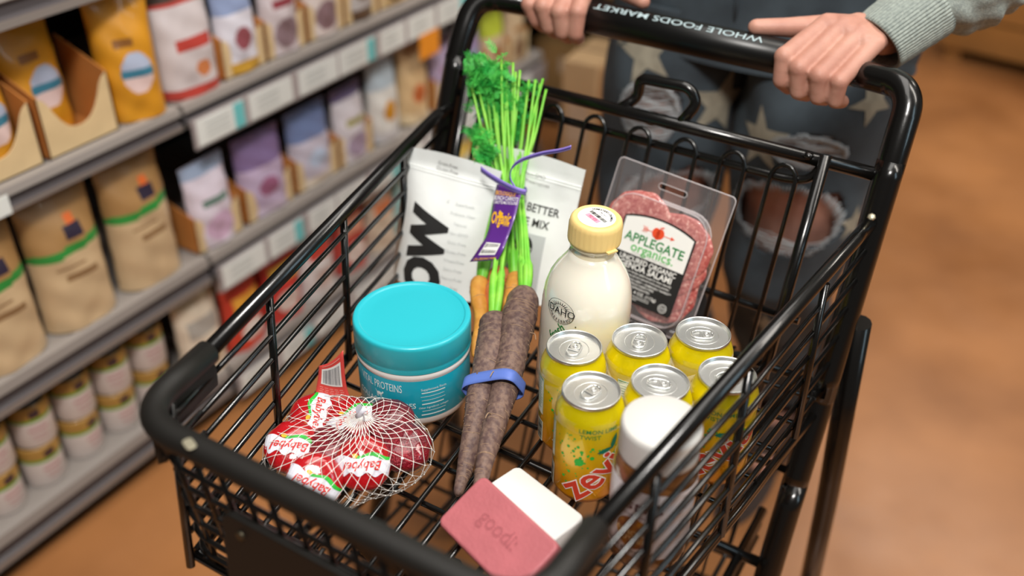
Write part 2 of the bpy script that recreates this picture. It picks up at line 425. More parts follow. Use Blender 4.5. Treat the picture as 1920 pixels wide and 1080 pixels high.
# front panel with its dark sign plate
mb = MB()
def fy(z): return .366+(RZ-z)*.10
for i in range(7):
    z = RZ-.024*(i+1)
    mb.tube(rounded([(xl(.43), .43, z), (xl(.37), fy(z), z), (xr(.37), fy(z), z), (xr(.43), .43, z)], .04, 5), .0027, 7)
for i in range(13):
    x = -.535+.0265*i; mb.tube([(x, fy(RZ)-.001, RZ-.005), (x+.0, fy(FZ)+.003, FZ-.008)], .0027, 7)
for i in range(5):
    x = -.51+.065*i; mb.tube([(x, .43, FZ+.03), (x, .385, FZ-.004)], .0027, 6)
cb(mb, 'front_panel')
mb = MB(); mb.rbox(-.352, 0, 0, .006, .262, .118, .012, .002)
o = cb(mb, 'sign_plate', M['rubber']); 
o.rotation_euler = (R(90-5), 0, 0); o.location = (.0, .362, .742)
M['bolt'] = mat('dull_bolt', '4a4436', .45, metal=.7)
for x, z in ((-.462, .785), (-.24, .785), (-.462, .70), (-.24, .70)):
    mb = MB(); mb.tube([(x, fy(z)-.016, z), (x, fy(z)-.010, z)], [.004, .0048], 14); cb(mb, 'plate_bolt', M['bolt'])
# rear gate
mb = MB()
G = lambda x, z: Vector((x, gy(z), z))
mb.tube([G(XL, .90), G(XR, .90)], .0078, 12)
gate_bar = [G(XL+.01, .873), G(-.245, .873), G(-.222, .878), G(-.213, .896)]
mb.tube(rounded(gate_bar, .02, 5), .0052, 10)
mb.tube([G(-.66, .733), G(-.19, .728)], .0045, 9)
cb(mb, 'gate_bar')
mb = MB()
for xc in (-.668, -.608, -.548, -.489, -.429, -.370, -.310, -.250):
    hw = .0145; pts = [G(xc-hw, FZ-.02), G(xc-hw, .873)]+[G(xc-hw*math.cos(R(a)), .873+.0165*math.sin(R(a))) for a in range(18, 180, 18)]+[G(xc+hw, .873), G(xc+hw, FZ-.02)]
    mb.tube([p_+Vector((0, -.006, 0)) for p_ in pts], .0028, 7)
cb(mb, 'gate_wires')
for x in (XL+.03, -.21):
    mb = MB(); mb.tube([G(x, .912)+Vector((0, -.012, 0)), G(x, .60)+Vector((0, -.012, 0))], .0066, 10)
    if x < -.5: cb(mb, 'gate_hinge_rod')
mb.lathe([(.001, -.004), (.0045, -.003), (.006, 0), (.0045, .003), (.001, .004)], 12, M=Matrix.Translation(G(-.229, .901)+Vector((0, -.006, .004))))
cb(mb, 'gate_hinge_rod')
mb = MB()
mb.tube(rounded([G(-.466, .90), G(-.449, .914)+Vector((0, .012, 0)), G(-.447, .940), G(-.383, .942), G(-.372, .925)+Vector((0, .006, 0)), G(-.386, .901)], .010, 5), .0068, 12)
cb(mb, 'gate_handle')
mb = MB()
c = at(1620, 411, Y=1.0); mb.lathe([(.0005, .002), (.003, .0015), (.0048, 0)], 7, M=Matrix.Translation(Vector((XR-.004, .994, .868))) @ Matrix.Rotation(R(40), 4, 'X'))
cb(mb, 'weld_chip', M['chip'])
# ------------------------------------------------------------------ teal tub
M.update(
 teal=mat('teal_plastic', '2bb4c2', .32, coat=.1, bump=.05, bs=700), teal_label=mat('teal_label', '129db4', .35, coat=.2),
 tubwhite=mat('white_plastic', 'ece8e4', .4), palewhite=mat('pale_label_print', 'dff0f0', .5),
)
tub = thing('supplement_tub', 'wide round turquoise tub with white base and turquoise lid, left side of the cart', 'tub', (-.5225, .675, FZ)); tub.scale = (1, 1, 1.10)
mb = MB(); mb.lathe([(.0, .0), (.052, .0), (.0565, .002), (.0595, .006), (.0600, .012), (.0600, .058), (.0612, .060), (.0617, .0635), (.0605, .067), (.058, .070)], 72)
body = mb.build('tub_body', M['tubwhite'], tub)
mb = MB(); mb.lathe([(.0602, .0125), (.0604, .013), (.0604, .0575), (.0602, .058)], 72, cap=False); lb = mb.build('tub_label', M['teal_label'], tub)
mb = MB()
prof = [(.0585, .066), (.0612, .066), (.0620, .0672), (.0612, .0685), (.0622, .070), (.0612, .0715), (.0622, .073), (.0622, .0935), (.0621, .0950), (.0615, .0965), (.0605, .0974), (.0595, .0976), (.0570, .0976), (.0560, .0974), (.0552, .0966), (.0545, .0964), (.040, .0964), (.0, .0964)]
mb.lathe(prof, 120)
for i in range(len(mb.v)):      # fine knurls on the skirt
    x, y, z = mb.v[i]
    if .0735 < z+.0006 and z < .0925 and i % 2: mb.v[i] = (x*.9965, y*.9965, z)
mb.build('tub_lid', M['teal'], tub)
r = .0604; f = cyl(r, -91, .0004)
p = Print(); p.text('VITAL PROTEINS', .0128, 0, .0485, bold=.003, xs=.56); p.text('COLLAGEN PEPTIDES', .0088, .004, .0285, bold=.004, xs=.86)
p.rect(0, .0205, .030, .0026); p.text('Hair, Skin, Nails, Joints & Bones', .0036, .004, .0240); p.text('NET WT 10 OZ', .003, .006, .0165)
for q in range(6): p.disc(.004+q*.0045, .0142, .0012, n=8)   # small marks at the foot of the label
# little animal mark
p.disc(0, .0382, .0033, n=14, r2=.0019)
for dx in (-.0026, -.0012, .0014, .0028): p.rect(dx, .0355, .0006, .0036)
p.poly([(.0024, .039), (.0046, .0415), (.0056, .0402), (.0036, .0376)]); p.rect(-.0040, .0402, .0005, .003, rot=30)
p.build('label_print', M['palewhite'], lb, f, step=.006)
p = Print(); p.text('Supplement Facts', .0040, .060, .0475)
for i, y in enumerate((.0435, .039, .0345, .030, .0215, .017)): p.rect(.0595-.001*(i % 2), y, .026 if i != 3 else .024, .0012 if i in (0, 3, 5) else .0005)
p.text('Other Ingredients: collagen', .003, .0595, .0255)
p.build('facts_print', M['palewhite'], lb, f, step=.006)

# ------------------------------------------------------------------ milk bottle
M.update(milk=mat('milk_in_glass', 'f1ecdc', .18, coat=1, sss=.15), cap=mat('cream_plastic_cap', 'eccd86', .45, sss=.05), film=mat('milk_film', 'efe3c2', .25, coat=1))
M['glass'] = clear_mat('bottle_glass', 'fff6dc', .18, .03)
bot = thing('milk_bottle', 'rounded glass bottle full of milk with cream cap, behind the yellow cans', 'bottle', (-.3755, .778, FZ))
bot.rotation_euler = (0, R(2.5), 0)
pf = [(0, .0), (.038, .0), (.043, .002), (.0460, .008), (.0472, .02), (.0475, .05), (.0475, .10), (.0470, .122), (.0452, .138), (.0415, .151), (.0360, .162), (.0300, .171), (.0255, .178), (.0228, .184)]
mb = MB(); mb.lathe(pf, 64); mb.build('bottle_body', M['milk'], bot)
mb = MB(); mb.lathe([(.0228, .1838), (.0215, .189), (.0225, .192), (.0252, .1935), (.0256, .1955), (.0245, .198), (.022, .199)], 48, cap=False); mb.lathe([(.0215, .184), (.0205, .189), (.0205, .198)], 32, cap=True); mb.build('bottle_neck', M['film'], bot)
mb = MB(); mb.lathe([(.0225, .1968), (.0268, .1968), (.0272, .199), (.0268, .2005), (.0266, .216), (.0258, .2205), (.0235, .2228), (.0215, .2228), (.0208, .2222), (0, .2222)], 120)
for i in range(len(mb.v)):
    x, y, z = mb.v[i]
    if .2004 < z < .217 and i % 4 == 0: mb.v[i] = (x*1.018, y*1.018, z)
mb.box((.0255, -.006, .1968), (.0305, .006, .1985), M=Matrix.Rotation(R(-25), 4, 'Z'))
cp = mb.build('bottle_cap', M['cap'], bot)
mb = MB(); mb.lathe([(.0192, .2223), (.0190, .2226), (0, .2226)], 40); ls = mb.build('cap_sticker', M['white'], cp)
up = lambda off: (lambda x, y: Vector((x, y, off)))
p = Print(); ar = R(0)
for i, ch in enumerate('HOMESTEAD CREAMERY'):
    a = R(152-i*7.3); p.text(ch, .0036, .0150*math.cos(a), .0150*math.sin(a)-.0005, math.degrees(a)-90, bold=.008)
p.text('Milk  Quart', .0022, 0, .0088); p.text('grade A', .0018, 0, .0062)
p.barcode(0, .0018, .024, .0042, n=30)
o = p.build('cap_print', M['ink'], cp, up(.2229)); o.rotation_euler = (0, 0, R(-25))
p = Print(); p.rect(0, -.0047, .0185, .0058); o = p.build('date_sticker', M['pink'], cp, up(.22295)); o.rotation_euler = (0, 0, R(-25))
p = Print(); p.text('03-26', .005, 0, -.0047, 180, bold=.004); o = p.build('date_print', mat('dark_pink_ink', 'b03a5c', .6), cp, up(.2231)); o.rotation_euler = (0, 0, R(-25))
f = cyl(.0475, -99, .0005)
p = Print(); p.text('IDAHO', .0115, 0, .1315, bold=.006, xs=.95)
for i, ch in enumerate('PREFERRED'):
    a = R(-148+i*14.5); p.text(ch, .0046, .0136*math.cos(a), .1315+.0118*math.sin(a), math.degrees(a)+90, bold=.01)
for i in range(60):                       # sunburst arch and oval
    pass
p.ring(0, .1315, .0165, .0006, n=40, sy=.88)
for i in range(11):
    a = R(18+i*14.4); c_, s_ = math.cos(a), math.sin(a)
    p.poly([(.0068*c_-.0007*s_, .1345+.0050*s_+.0007*c_), (.0068*c_+.0007*s_, .1345+.0050*s_-.0007*c_), (.0135*c_, .1325+.0120*s_)])
p.disc(.019, .119, .0008)
p.build('bottle_print', M['ink'], bot, f, step=.006)
p = Print(); p.text('fresh', .016, -.002, .1035, 55, shear=.35, bold=.006, xs=.8); p.build('script_print', M['green'], bot, cyl(.0475, -99, .0006), step=.006)

# ------------------------------------------------------------------ six cans and their carrier film
yl = bpy.data.materials.new('yellow_can_print'); yl.use_nodes = True; nt = yl.node_tree; b = nt.nodes['Principled BSDF']
b.inputs['Metallic'].default_value = .25; b.inputs['Roughness'].default_value = .28; b.inputs['Coat Weight'].default_value = .6
tc = nt.nodes.new('ShaderNodeTexCoord'); sx = nt.nodes.new('ShaderNodeSeparateXYZ'); mr = nt.nodes.new('ShaderNodeMapRange'); mr.inputs[1].default_value = .02; mr.inputs[2].default_value = .105
rp = nt.nodes.new('ShaderNodeValToRGB'); rp.color_ramp.elements[0].color = lin('e29b00'); rp.color_ramp.elements[1].color = lin('dccb08')
nt.links.new(tc.outputs['Object'], sx.inputs[0]); nt.links.new(sx.outputs['Z'], mr.inputs[0]); nt.links.new(mr.outputs[0], rp.inputs[0]); nt.links.new(rp.outputs['Color'], b.inputs['Base Color'])
M['can'] = yl; M['alu'] = mat('brushed_aluminium', 'e4e5e3', .36, metal=1, bump=.04, bs=500)
M['leaf'] = mat('dark_leaf_print', '08705a', .5); M['zred'] = mat('brick_red_print', 'd0402c', .45)
CANS = [(-.2980, .6492, -3, 'nearest of the pack, its whole front showing'), (-.2486, .6938, 8, 'in the front row middle, behind the jar lid'),
        (-.1992, .7384, -34, 'seen through the right cart side wires'),
        (-.3426, .6986, 9, 'standing beside the purple carrots'), (-.2932, .7432, 55, 'in the back row against the milk bottle'),
        (-.2438, .7878, 110, 'standing before the salami package')]
can = thing('soda_can', '', 'can', (0, 0, FZ), 'six pack of yellow lemon lime cans')
mb = MB(); mb.lathe([(0, .004), (.020, .0015), (.0245, 0), (.0262, .0015), (.0290, .006), (.0322, .0105), (.0330, .014), (.0330, .0985), (.0325, .1025), (.0308, .108), (.0285, .1135), (.0270, .117), (.0268, .1195)], 64, cap=False)
mb.build('can_body', M['can'], can)
mb = MB(); mb.lathe([(.0265, .1185), (.0274, .1188), (.0278, .1205), (.0275, .1222), (.0268, .1226), (.0260, .1218), (.0248, .1178), (.0240, .1168), (.0232, .1172), (.0225, .1182), (.0, .1182)], 64)
for i in range(24):
    a, b_ = R(i*15), R(i*15+15); 
mb.tube([(.0145*math.cos(R(a))*1.0, .0145*math.sin(R(a))*1.15-.001, .1183) for a in range(0, 360, 12)], .0005, 5, closed=True)
lid = mb.build('can_lid', M['alu'], can)
mb = MB()
tabp = [(-.0065, .0), (-.0062, -.006), (-.0045, -.0105), (0, -.012), (.0045, -.0105), (.0062, -.006), (.0065, 0), (.0058, .0065), (.0035, .0095), (0, .0105), (-.0035, .0095), (-.0058, .0065)]
mb.tube([(x, y, .1196) for x, y in rounded([(*q, 0) for q in tabp], .003, 2, True) for _ in (0,)] if False else [Vector((q.x, q.y, .1198)) for q in rounded([(*q, 0) for q in tabp], .003, 2, True)], .0010, 6, closed=True)
mb.rbox(0, .0035, .1188, .1200, .010, .009, .003, .0003)
mb.tube([(.0022*math.cos(R(a)), .0035+.0022*math.sin(R(a)), .1204) for a in range(0, 360, 30)], .0006, 5, closed=True)
mb.rbox(0, -.0022, .1190, .1200, .011, .002, .0009, .0003)
mb.build('pull_tab', M['alu'], lid)
f = cyl(.0330, -60, .0003)
p = Print(); q = random.Random(5)
for i in range(95):
    x = q.uniform(-.032, .040); y = q.uniform(.018, .092)
    if abs(x-.0) < .03 and y < .045 and x > -.008: continue
    if x > -.012 and y > .080: continue
    p.disc(x, y, q.choice((.0006, .0008, .0011, .0016)), n=10)
p.disc(-.008, .060, .0046); p.disc(-.006, .073, .0018); p.disc(.004, .078, .0016); p.disc(.000, .069, .0013); p.disc(-.013, .066, .0012); p.disc(.004, .0665, .0022)
p.build('bubble_print', M['lgreen'], can, f)
p = Print(); p.text('LEMON LIME', .0068, .009, .0985, bold=.004); p.text('TWIST', .0068, .001, .0915, bold=.004); 
p.build('flavour_print', M['green'], can, f)
p = Print(); p.text('zevia', .0430, .0150, .049, 42, bold=.04, shear=-.15, xs=1.0); p.build('logo_outline', M['white'], can, cyl(.0330, -60, .00045), step=.004)
p = Print(); p.text('zevia', .0430, .0150, .049, 42, bold=.016, shear=-.15, xs=1.0); p.build('logo_print', M['zred'], can, cyl(.0330, -60, .0006), step=.004)
p = Print()
for x, y, rot, L in ((.0165, .0745, 12, .0085), (.0255, .0830, 75, .0095)):
    c_, s_ = math.cos(R(rot)), math.sin(R(rot)); pts = [(-L, 0), (-L*.4, L*.30), (L*.3, L*.30), (L, 0), (L*.3, -L*.28), (-L*.4, -L*.30)]
    p.poly([(x+a*c_-b_*s_, y+a*s_+b_*c_) for a, b_ in pts])
p.build('leaf_print', M['leaf'], can, cyl(.0330, -60, .0007), step=.004)
p = Print(); p.text('ZERO CALORIE', .0050, .021, .0300, 42); p.build('calorie_print', M['yellow'], can, cyl(.0330, -60, .0007))
p = Print(); p.rect(-.047, .070, .0145, .046); p.rect(-.045, .025, .012, .026); p.build('facts_panel', mat('panel_white', 'e6efe0', .5), can, f, step=.004)
p = Print()
for x0 in (-.047,): p.rect(x0, .0915, .0125, .0012); p.text('Nutrition Facts', .0018, x0, .0895)
p.lines(-.047, .086, .0118, 11, .0031, .0006, seed=4); p.rect(-.0401, .070, .0003, .044); p.rect(-.0539, .070, .0003, .044)
p.lines(-.047, .045, .0125, 3, .0016, .0006, seed=9)
p.build('facts_print', M['green'], can, cyl(.0330, -60, .0005), step=.004)
p = Print(); p.barcode(-.045, .025, .0095, .023, vert=True, n=22); p.build('can_barcode', M['ink'], can, cyl(.0330, -60, .0005), step=.004)
for i, (x, y, rz, lab) in enumerate(CANS):
    c = can if i == 0 else copy_tree(can)
    c.location = (x, y, FZ); c.rotation_euler = (0, 0, R(rz)); c['label'] = 'yellow lemon lime soda can '+lab
    ld = [k for k in c.children if k.name.startswith('can_lid')][0]; ld.rotation_euler = (0, 0, R((-38, -100, -60, -15, 168, -88)[i]-rz+25))
# film carrier holding the six cans
mb = MB()
for x, y, _, _ in CANS:
    vs = []
    def fn(u, v, x=x, y=y):
        a = 2*math.pi*u; wv = .0012*math.sin(5*a+x*300); return Vector((x+(.0337-.0016*v+wv*.4)*math.cos(a), y+(.0337-.0016*v+wv*.4)*math.sin(a), FZ+.0955+.010*v+wv))
    mb.grid(fn, 40, 3, closed_u=True)
def web(a, b_, c_, d=None):
    ps = [CANS[i] for i in ((a, b_, c_) if d is None else (a, b_, c_, d))]
    cx = sum(q[0] for q in ps)/len(ps); cy = sum(q[1] for q in ps)/len(ps)
    ring = []
    for q in ps:
        dx, dy = cx-q[0], cy-q[1]; a0 = math.atan2(dy, dx)
        for t in (-38, -18, 0, 18, 38): ring.append((q[0]+.0338*math.cos(a0+R(t)), q[1]+.0338*math.sin(a0+R(t))))
    ring.sort(key=lambda s_: math.atan2(s_[1]-cy, s_[0]-cx))
    vs = [Vector((cx, cy, FZ+.094))]+[Vector((x, y, FZ+.100)) for x, y in ring]
    mb.add(vs, [(0, i+1, (i+1) % len(ring)+1) for i in range(len(ring))], 0, False)
web(0, 1, 4, 3); web(1, 2, 5, 4)
for a, b_ in ((0, 3), (0, 1), (1, 2), (3, 4), (4, 5), (2, 5)):    # outer bridges
    A, B = CANS[a], CANS[b_]; mx, my = (A[0]+B[0])/2, (A[1]+B[1])/2; cx, cy = -.272, .714
    d = Vector((mx-cx, my-cy, 0)).normalized(); ax = Vector((B[0]-A[0], B[1]-A[1], 0)).normalized()
    P = lambda s_, t_, z: Vector((mx, my, 0))+ax*s_+d*t_+Vector((0, 0, FZ+z))
    mb.grid(lambda u, v: P((u-.5)*.044, .012+.018*(1-(2*u-1)**2*.0)*v+.002*math.sin(9*u), .1015-.014*v), 6, 3)
fo = mb.build('film_carrier', clear_mat('shrink_film', 'fffdf0', .03, .08), None); tag(fo, 'clear plastic film holding the six yellow cans together', 'plastic film')

# ------------------------------------------------------------------ nut butter jar
M.update(jarlid=mat('white_lid_plastic', 'd2d0cc', .42, bump=.04, bs=900), nut=mat('nut_butter', '8a5a30', .25, coat=1, col2='6f4522', vs=60), jlabel=mat('cream_paper_label', 'dcd8dc', .4, coat=.2), maroon=mat('maroon_ink', '5a2030', .5), brownart=mat('brown_print', '8a4e1c', .5, col2='c98a26', vs=90))
jar = thing('nut_butter_jar', 'round nut butter jar with white screw lid behind the right side wires', 'jar', (-.2145, .611, FZ)); jar.scale = (.95, .95, 1.0)
jar.rotation_euler = (R(1), R(1), 0)
mb = MB(); mb.lathe([(0, .003), (.030, .0), (.0365, .003), (.0388, .009), (.0392, .018), (.0392, .105), (.0385, .114), (.0362, .121), (.0345, .126)], 64); mb.build('jar_body', M['nut'], jar)
mb = MB(); mb.lathe([(.0345, .124), (.0366, .124), (.0368, .126), (.0366, .150), (.0358, .1545), (.0335, .1565), (.0, .1565)], 120)
for i in range(len(mb.v)):
    x, y, z = mb.v[i]
    if .1255 < z < .151 and i % 2: mb.v[i] = (x*.992, y*.992, z)
mb.build('jar_lid', M['jarlid'], jar)
mb = MB(); mb.lathe([(.0393, .022), (.0395, .0225), (.0395, .1035), (.0393, .104)], 64, cap=False); jl = mb.build('jar_label', M['jlabel'], jar)
f = cyl(.0395, -96, .0004)
p = Print(); p.text("Justin's", .0185, .006, .086, 0, shear=.2, bold=.004, xs=.95); p.text('made with', .005, .004, .074); p.build('brand_print', M['maroon'], jl, f, step=.006)
p = Print(); p.disc(.004, .052, .017, r2=.0195, n=30); p.build('label_oval', M['brownart'], jl, f, step=.005)
p = Print(); p.text('ALMOND', .0082, .004, .052, bold=.006); p.text('BUTTER', .0082, .004, .044, bold=.006); p.build('oval_print', mat('pale_gold_ink', 'e8c890', .5), jl, cyl(.0395, -96, .0006), step=.006)
p = Print(); p.text('Almonds & natural cane sugar', .0048, .004, .029, bold=.002); p.text('NET WT 16 OZ (454g)', .0032, .004, .0245); p.build('small_print', M['ink'], jl, f)
for x_ in (-.052, .060):
    p = Print(); p.lines(x_, .098, .026, 16, .0042, .0008, seed=int(x_*1000) % 7+1); p.build('side_print', mat('violet_ink', '6c5f86', .5) if x_ < 0 else M['grey'], jl, f, step=.006)

# ------------------------------------------------------------------ salami pack leaning on the gate
def frame(o, origin, right, upv):
    r_ = Vector(right).normalized(); u_ = Vector(upv); u_ = (u_-r_*u_.dot(r_)).normalized(); n_ = r_.cross(u_)
    m = Matrix((r_, n_*-1, u_)).transposed().to_4x4()       # local x right, -y towards the viewer, z up
    m = Matrix((( r_.x, -n_.x, u_.x), (r_.y, -n_.y, u_.y), (r_.z, -n_.z, u_.z))).to_4x4()
    o.matrix_world = Matrix.Translation(origin) @ m
def front(off): return lambda x, y: Vector((x, -off, y))
tl, tr = at(1165, 292, Y=.992), at(1383, 372, Y=.992)
sal = thing('salami_package', 'clear tray of sliced salami with black and white label, leaning on the rear gate', 'package')
mid = (tl+tr)/2; rv = (tr-tl); upv = Vector((.045, .355, .93)).normalized(); upv = (upv-rv.normalized()*upv.dot(rv.normalized())).normalized()
PH, PW = .186, rv.length
frame(sal, mid-upv*PH, rv, upv)
sm = bpy.data.materials.new('salami_meat'); sm.use_nodes = True; nt = sm.node_tree; b = nt.nodes['Principled BSDF']; b.inputs['Roughness'].default_value = .35; b.inputs['Coat Weight'].default_value = .4
tc = nt.nodes.new('ShaderNodeTexCoord'); vo = nt.nodes.new('ShaderNodeTexNoise'); vo.inputs['Scale'].default_value = 210; vo.inputs['Detail'].default_value = 4; vo.inputs['Distortion'].default_value = .8
rp = nt.nodes.new('ShaderNodeValToRGB'); e = rp.color_ramp.elements; e[0].position = .38; e[0].color = lin('a84a48'); e[1].position = .60; e[1].color = lin('c87a72'); e.new(.68).color = lin('e6b8ac')
nt.links.new(tc.outputs['Object'], vo.inputs['Vector']); nt.links.new(vo.outputs['Fac'], rp.inputs[0]); nt.links.new(rp.outputs['Color'], b.inputs['Base Color'])
sl = [(-.025, .118), (.030, .108), (-.024, .098), (.030, .090), (-.025, .078), (.029, .068), (-.024, .056), (.028, .052)]
for i, (x, z) in enumerate(sl):
    mb = MB(); d_ = -.0035-.0009*(7-i); q = random.Random(i); ph = [q.uniform(0, 6) for _ in range(3)]
    def prof_r(a): return .041*(1+.02*math.sin(3*a+ph[0])+.015*math.sin(7*a+ph[1])+.012*math.sin(13*a+ph[2]))
    n_ = 60; vs = [Vector((x, d_-.0016, z))]
    for (fr_, dy) in ((.7, -.0015), (.95, -.0009), (1, 0), (1, .0012)):
        vs += [Vector((x+fr_*prof_r(2*math.pi*j/n_)*math.cos(2*math.pi*j/n_), d_+dy, z+fr_*prof_r(2*math.pi*j/n_)*math.sin(2*math.pi*j/n_))) for j in range(n_)]
    fs = [(0, j+1, (j+1) % n_+1) for j in range(n_)]+[(1+(k+1)*n_+j, 1+(k+1)*n_+(j+1) % n_, 1+k*n_+(j+1) % n_, 1+k*n_+j) for k in range(3) for j in range(n_)]
    mb.add(vs, fs, 0, True); mb.build('salami_slice', sm, sal)
# tray: flat flange with hang slot and a raised cavity
M['pack'] = clear_mat('clear_pack', 'f2e8ea', .10, .06)
bm = bmesh.new()
def loop(pts, y): return [bm.verts.new((x, y, z)) for x, z in pts]
def rrect(x0, z0, x1, z1, r_, n_=5):
    o_ = []
    for cx, cz, a0 in ((x1-r_, z1-r_, 0), (x0+r_, z1-r_, 90), (x0+r_, z0+r_, 180), (x1-r_, z0+r_, 270)):
        for i in range(n_+1): o_.append((cx+r_*math.cos(R(a0+90*i/n_)), cz+r_*math.sin(R(a0+90*i/n_))))
    return o_
hw = PW/2
outer = rrect(-hw, 0, hw, PH, .006); inner = rrect(-hw+.012, .008, hw-.012, PH-.032, .028)
slot = [(x, z) for x, z in rrect(-.018, PH-.0205, .018, PH-.0135, .0034, 4)]
es = []
def edges(vl):
    return [bm.edges.new((vl[i], vl[(i+1) % len(vl)])) for i in range(len(vl))]
lo_, li_, ls_ = loop(outer, -.002), loop(inner, -.002), loop(slot, -.002)
bmesh.ops.triangle_fill(bm, use_beauty=True, edges=edges(lo_)+edges(li_)+edges(ls_))
l2 = loop([(x*.975, z*.985+.001) for x, z in inner], -.0135); l3 = loop([(x*.95, z*.97+.002) for x, z in inner], -.0150)
for A, B in ((li_, l2), (l2, l3)):
    for i in range(len(A)): bm.faces.new((A[i], A[(i+1) % len(A)], B[(i+1) % len(A)], B[i]))
bm.faces.new(l3)
lo2 = loop(outer, .0); 
for i in range(len(lo_)): bm.faces.new((lo_[i], lo_[(i+1) % len(lo_)], lo2[(i+1) % len(lo_)], lo2[i]))
me = bpy.data.meshes.new('clear_tray'); bm.to_mesh(me); bm.free(); me.materials.append(M['pack'])
o = bpy.data.objects.new('clear_tray', me); COL.objects.link(o); o.parent = sal
mb = MB(); mb.tube([Vector((x, -.0012, z)) for x, z in outer], .0007, 5, closed=True); mb.tube([Vector((x, -.0025, z)) for x, z in inner], .0006, 5, closed=True); mb.tube([Vector((x, -.0022, z)) for x, z in slot], .0005, 5, closed=True)
mb.tube([Vector((x*.975, -.0135, z*.985+.001)) for x, z in inner], .0005, 5, closed=True)
mb.build('tray_edges', clear_mat('clear_edge', 'f6f0f2', .35, .1), sal)
# label: arched top, white above, black below
def lab(w_, z0, z1, arch, r_=.003):
    pts = [(-w_/2+r_, z0), (w_/2-r_, z0), (w_/2, z0+r_), (w_/2, z1-.001)]
    pts += [(w_/2*(1-2*i/12), z1+arch*(1-(1-2*i/12)**2)) for i in range(1, 12)]
    return pts+[(-w_/2, z1-.001), (-w_/2, z0+r_)]
LZ0, LZ1 = .018, .118; LW = .092
def frontL(off): return lambda x, y: Vector((x+.004, -off, y+.008))
p = Print(); p.poly(lab(LW, LZ0, LZ1, .0085)); sl_ = p.build('pack_label', M['ink'], sal, frontL(.0155))
p = Print(); w2 = LW/2-.0022; p.poly([(-w2, .0745), (w2, .0745), (w2, LZ1-.002)]+[(w2*(1-2*i/12), LZ1-.002+.0082*(1-(1-2*i/12)**2)) for i in range(1, 12)]+[(-w2, LZ1-.002)])
p.build('label_panel', M['white'], sl_, frontL(.0159))
p = Print(); p.text('APPLEGATE', .0158, 0, .0945, bold=.016, xs=.93); p.build('green_lettering', M['green'], sl_, frontL(.0163))
p = Print(); p.text('organics.', .0158, .001, .0838, bold=.006); p.build('bright_green_lettering', M['lgreen'], sl_, frontL(.0163))
p = Print(); p.text('CHANGING THE MEAT WE EAT', .0033, 0, .0770); p.build('grey_lettering', M['grey'], sl_, frontL(.0163))
p = Print(); ax, az = .000, .1092
p.disc(ax-.0026, az+.0002, .0050, n=20, r2=.0062); p.disc(ax+.0026, az+.0002, .0050, n=20, r2=.0062)
p.poly([(ax-.004, az-.004), (ax+.004, az-.004), (ax+.0018, az-.0072), (ax-.0018, az-.0072)])
p.poly([(ax, az+.005), (ax+.0008, az+.005), (ax+.0016, az+.0088), (ax+.0008, az+.0088)]); p.poly([(ax+.001, az+.0072), (ax+.0035, az+.0095), (ax+.006, az+.009), (ax+.0035, az+.0070)])
for x0, x1 in ((-.019, -.0074), (.0074, .0165)): p.rect((x0+x1)/2, az-.0002, x1-x0, .0008)
p.poly([(.0215, az), (.0165, az+.0024), (.0165, az-.0024)])
for k in range(3):
    for s_ in (1, -1): p.rect(-.0185+.0022*k, az-.0002+s_*.0018, .0045, .0007, rot=-s_*50)
p.build('apple_emblem', M['orange'], sl_, frontL(.0163))
p = Print()
p.text('UNCURED ORGANIC', .0088, 0, .0690, bold=.018, xs=.88); p.text('GENOA SALAMI', .0108, 0, .0610, bold=.02, xs=.9)
p.text('No nitrites or nitrates added except for those naturally', .0038, 0, .0545, bold=.006, xs=.84); p.text('occurring in sea salt and cultured celery juice powder.', .0038, 0, .0503, bold=.006, xs=.84)
p.text('NO ANTIBIOTICS USED* • HUMANELY RAISED**', .0036, 0, .0455, bold=.006); p.text('GLUTEN & CASEIN FREE', .0036, -.002, .0415, bold=.006)
p.text('KEEP REFRIGERATED', .0036, -.003, .0373, bold=.006); p.text('NET WT. 4 OZ. (113g)', .0056, -.003, .0318, bold=.006)
p.lines(-.012, .0275, .058, 3, .0022, .0005, seed=2)
p.ring(.034, .0262, .0055, .0005); p.ring(.034, .0262, .0040, .0004); p.text('USDA', .0028, .034, .0268, bold=.01); p.text('ORGANIC', .0016, .034, .0245)
p.build('white_lettering', M['white'], sl_, frontL(.0163))
p = Print(); p.text('4247801 LOT 7263 07-03', .0042, .0715, .082, 90); p.build('stamped_code', M['ink'], sal, front(.0032))

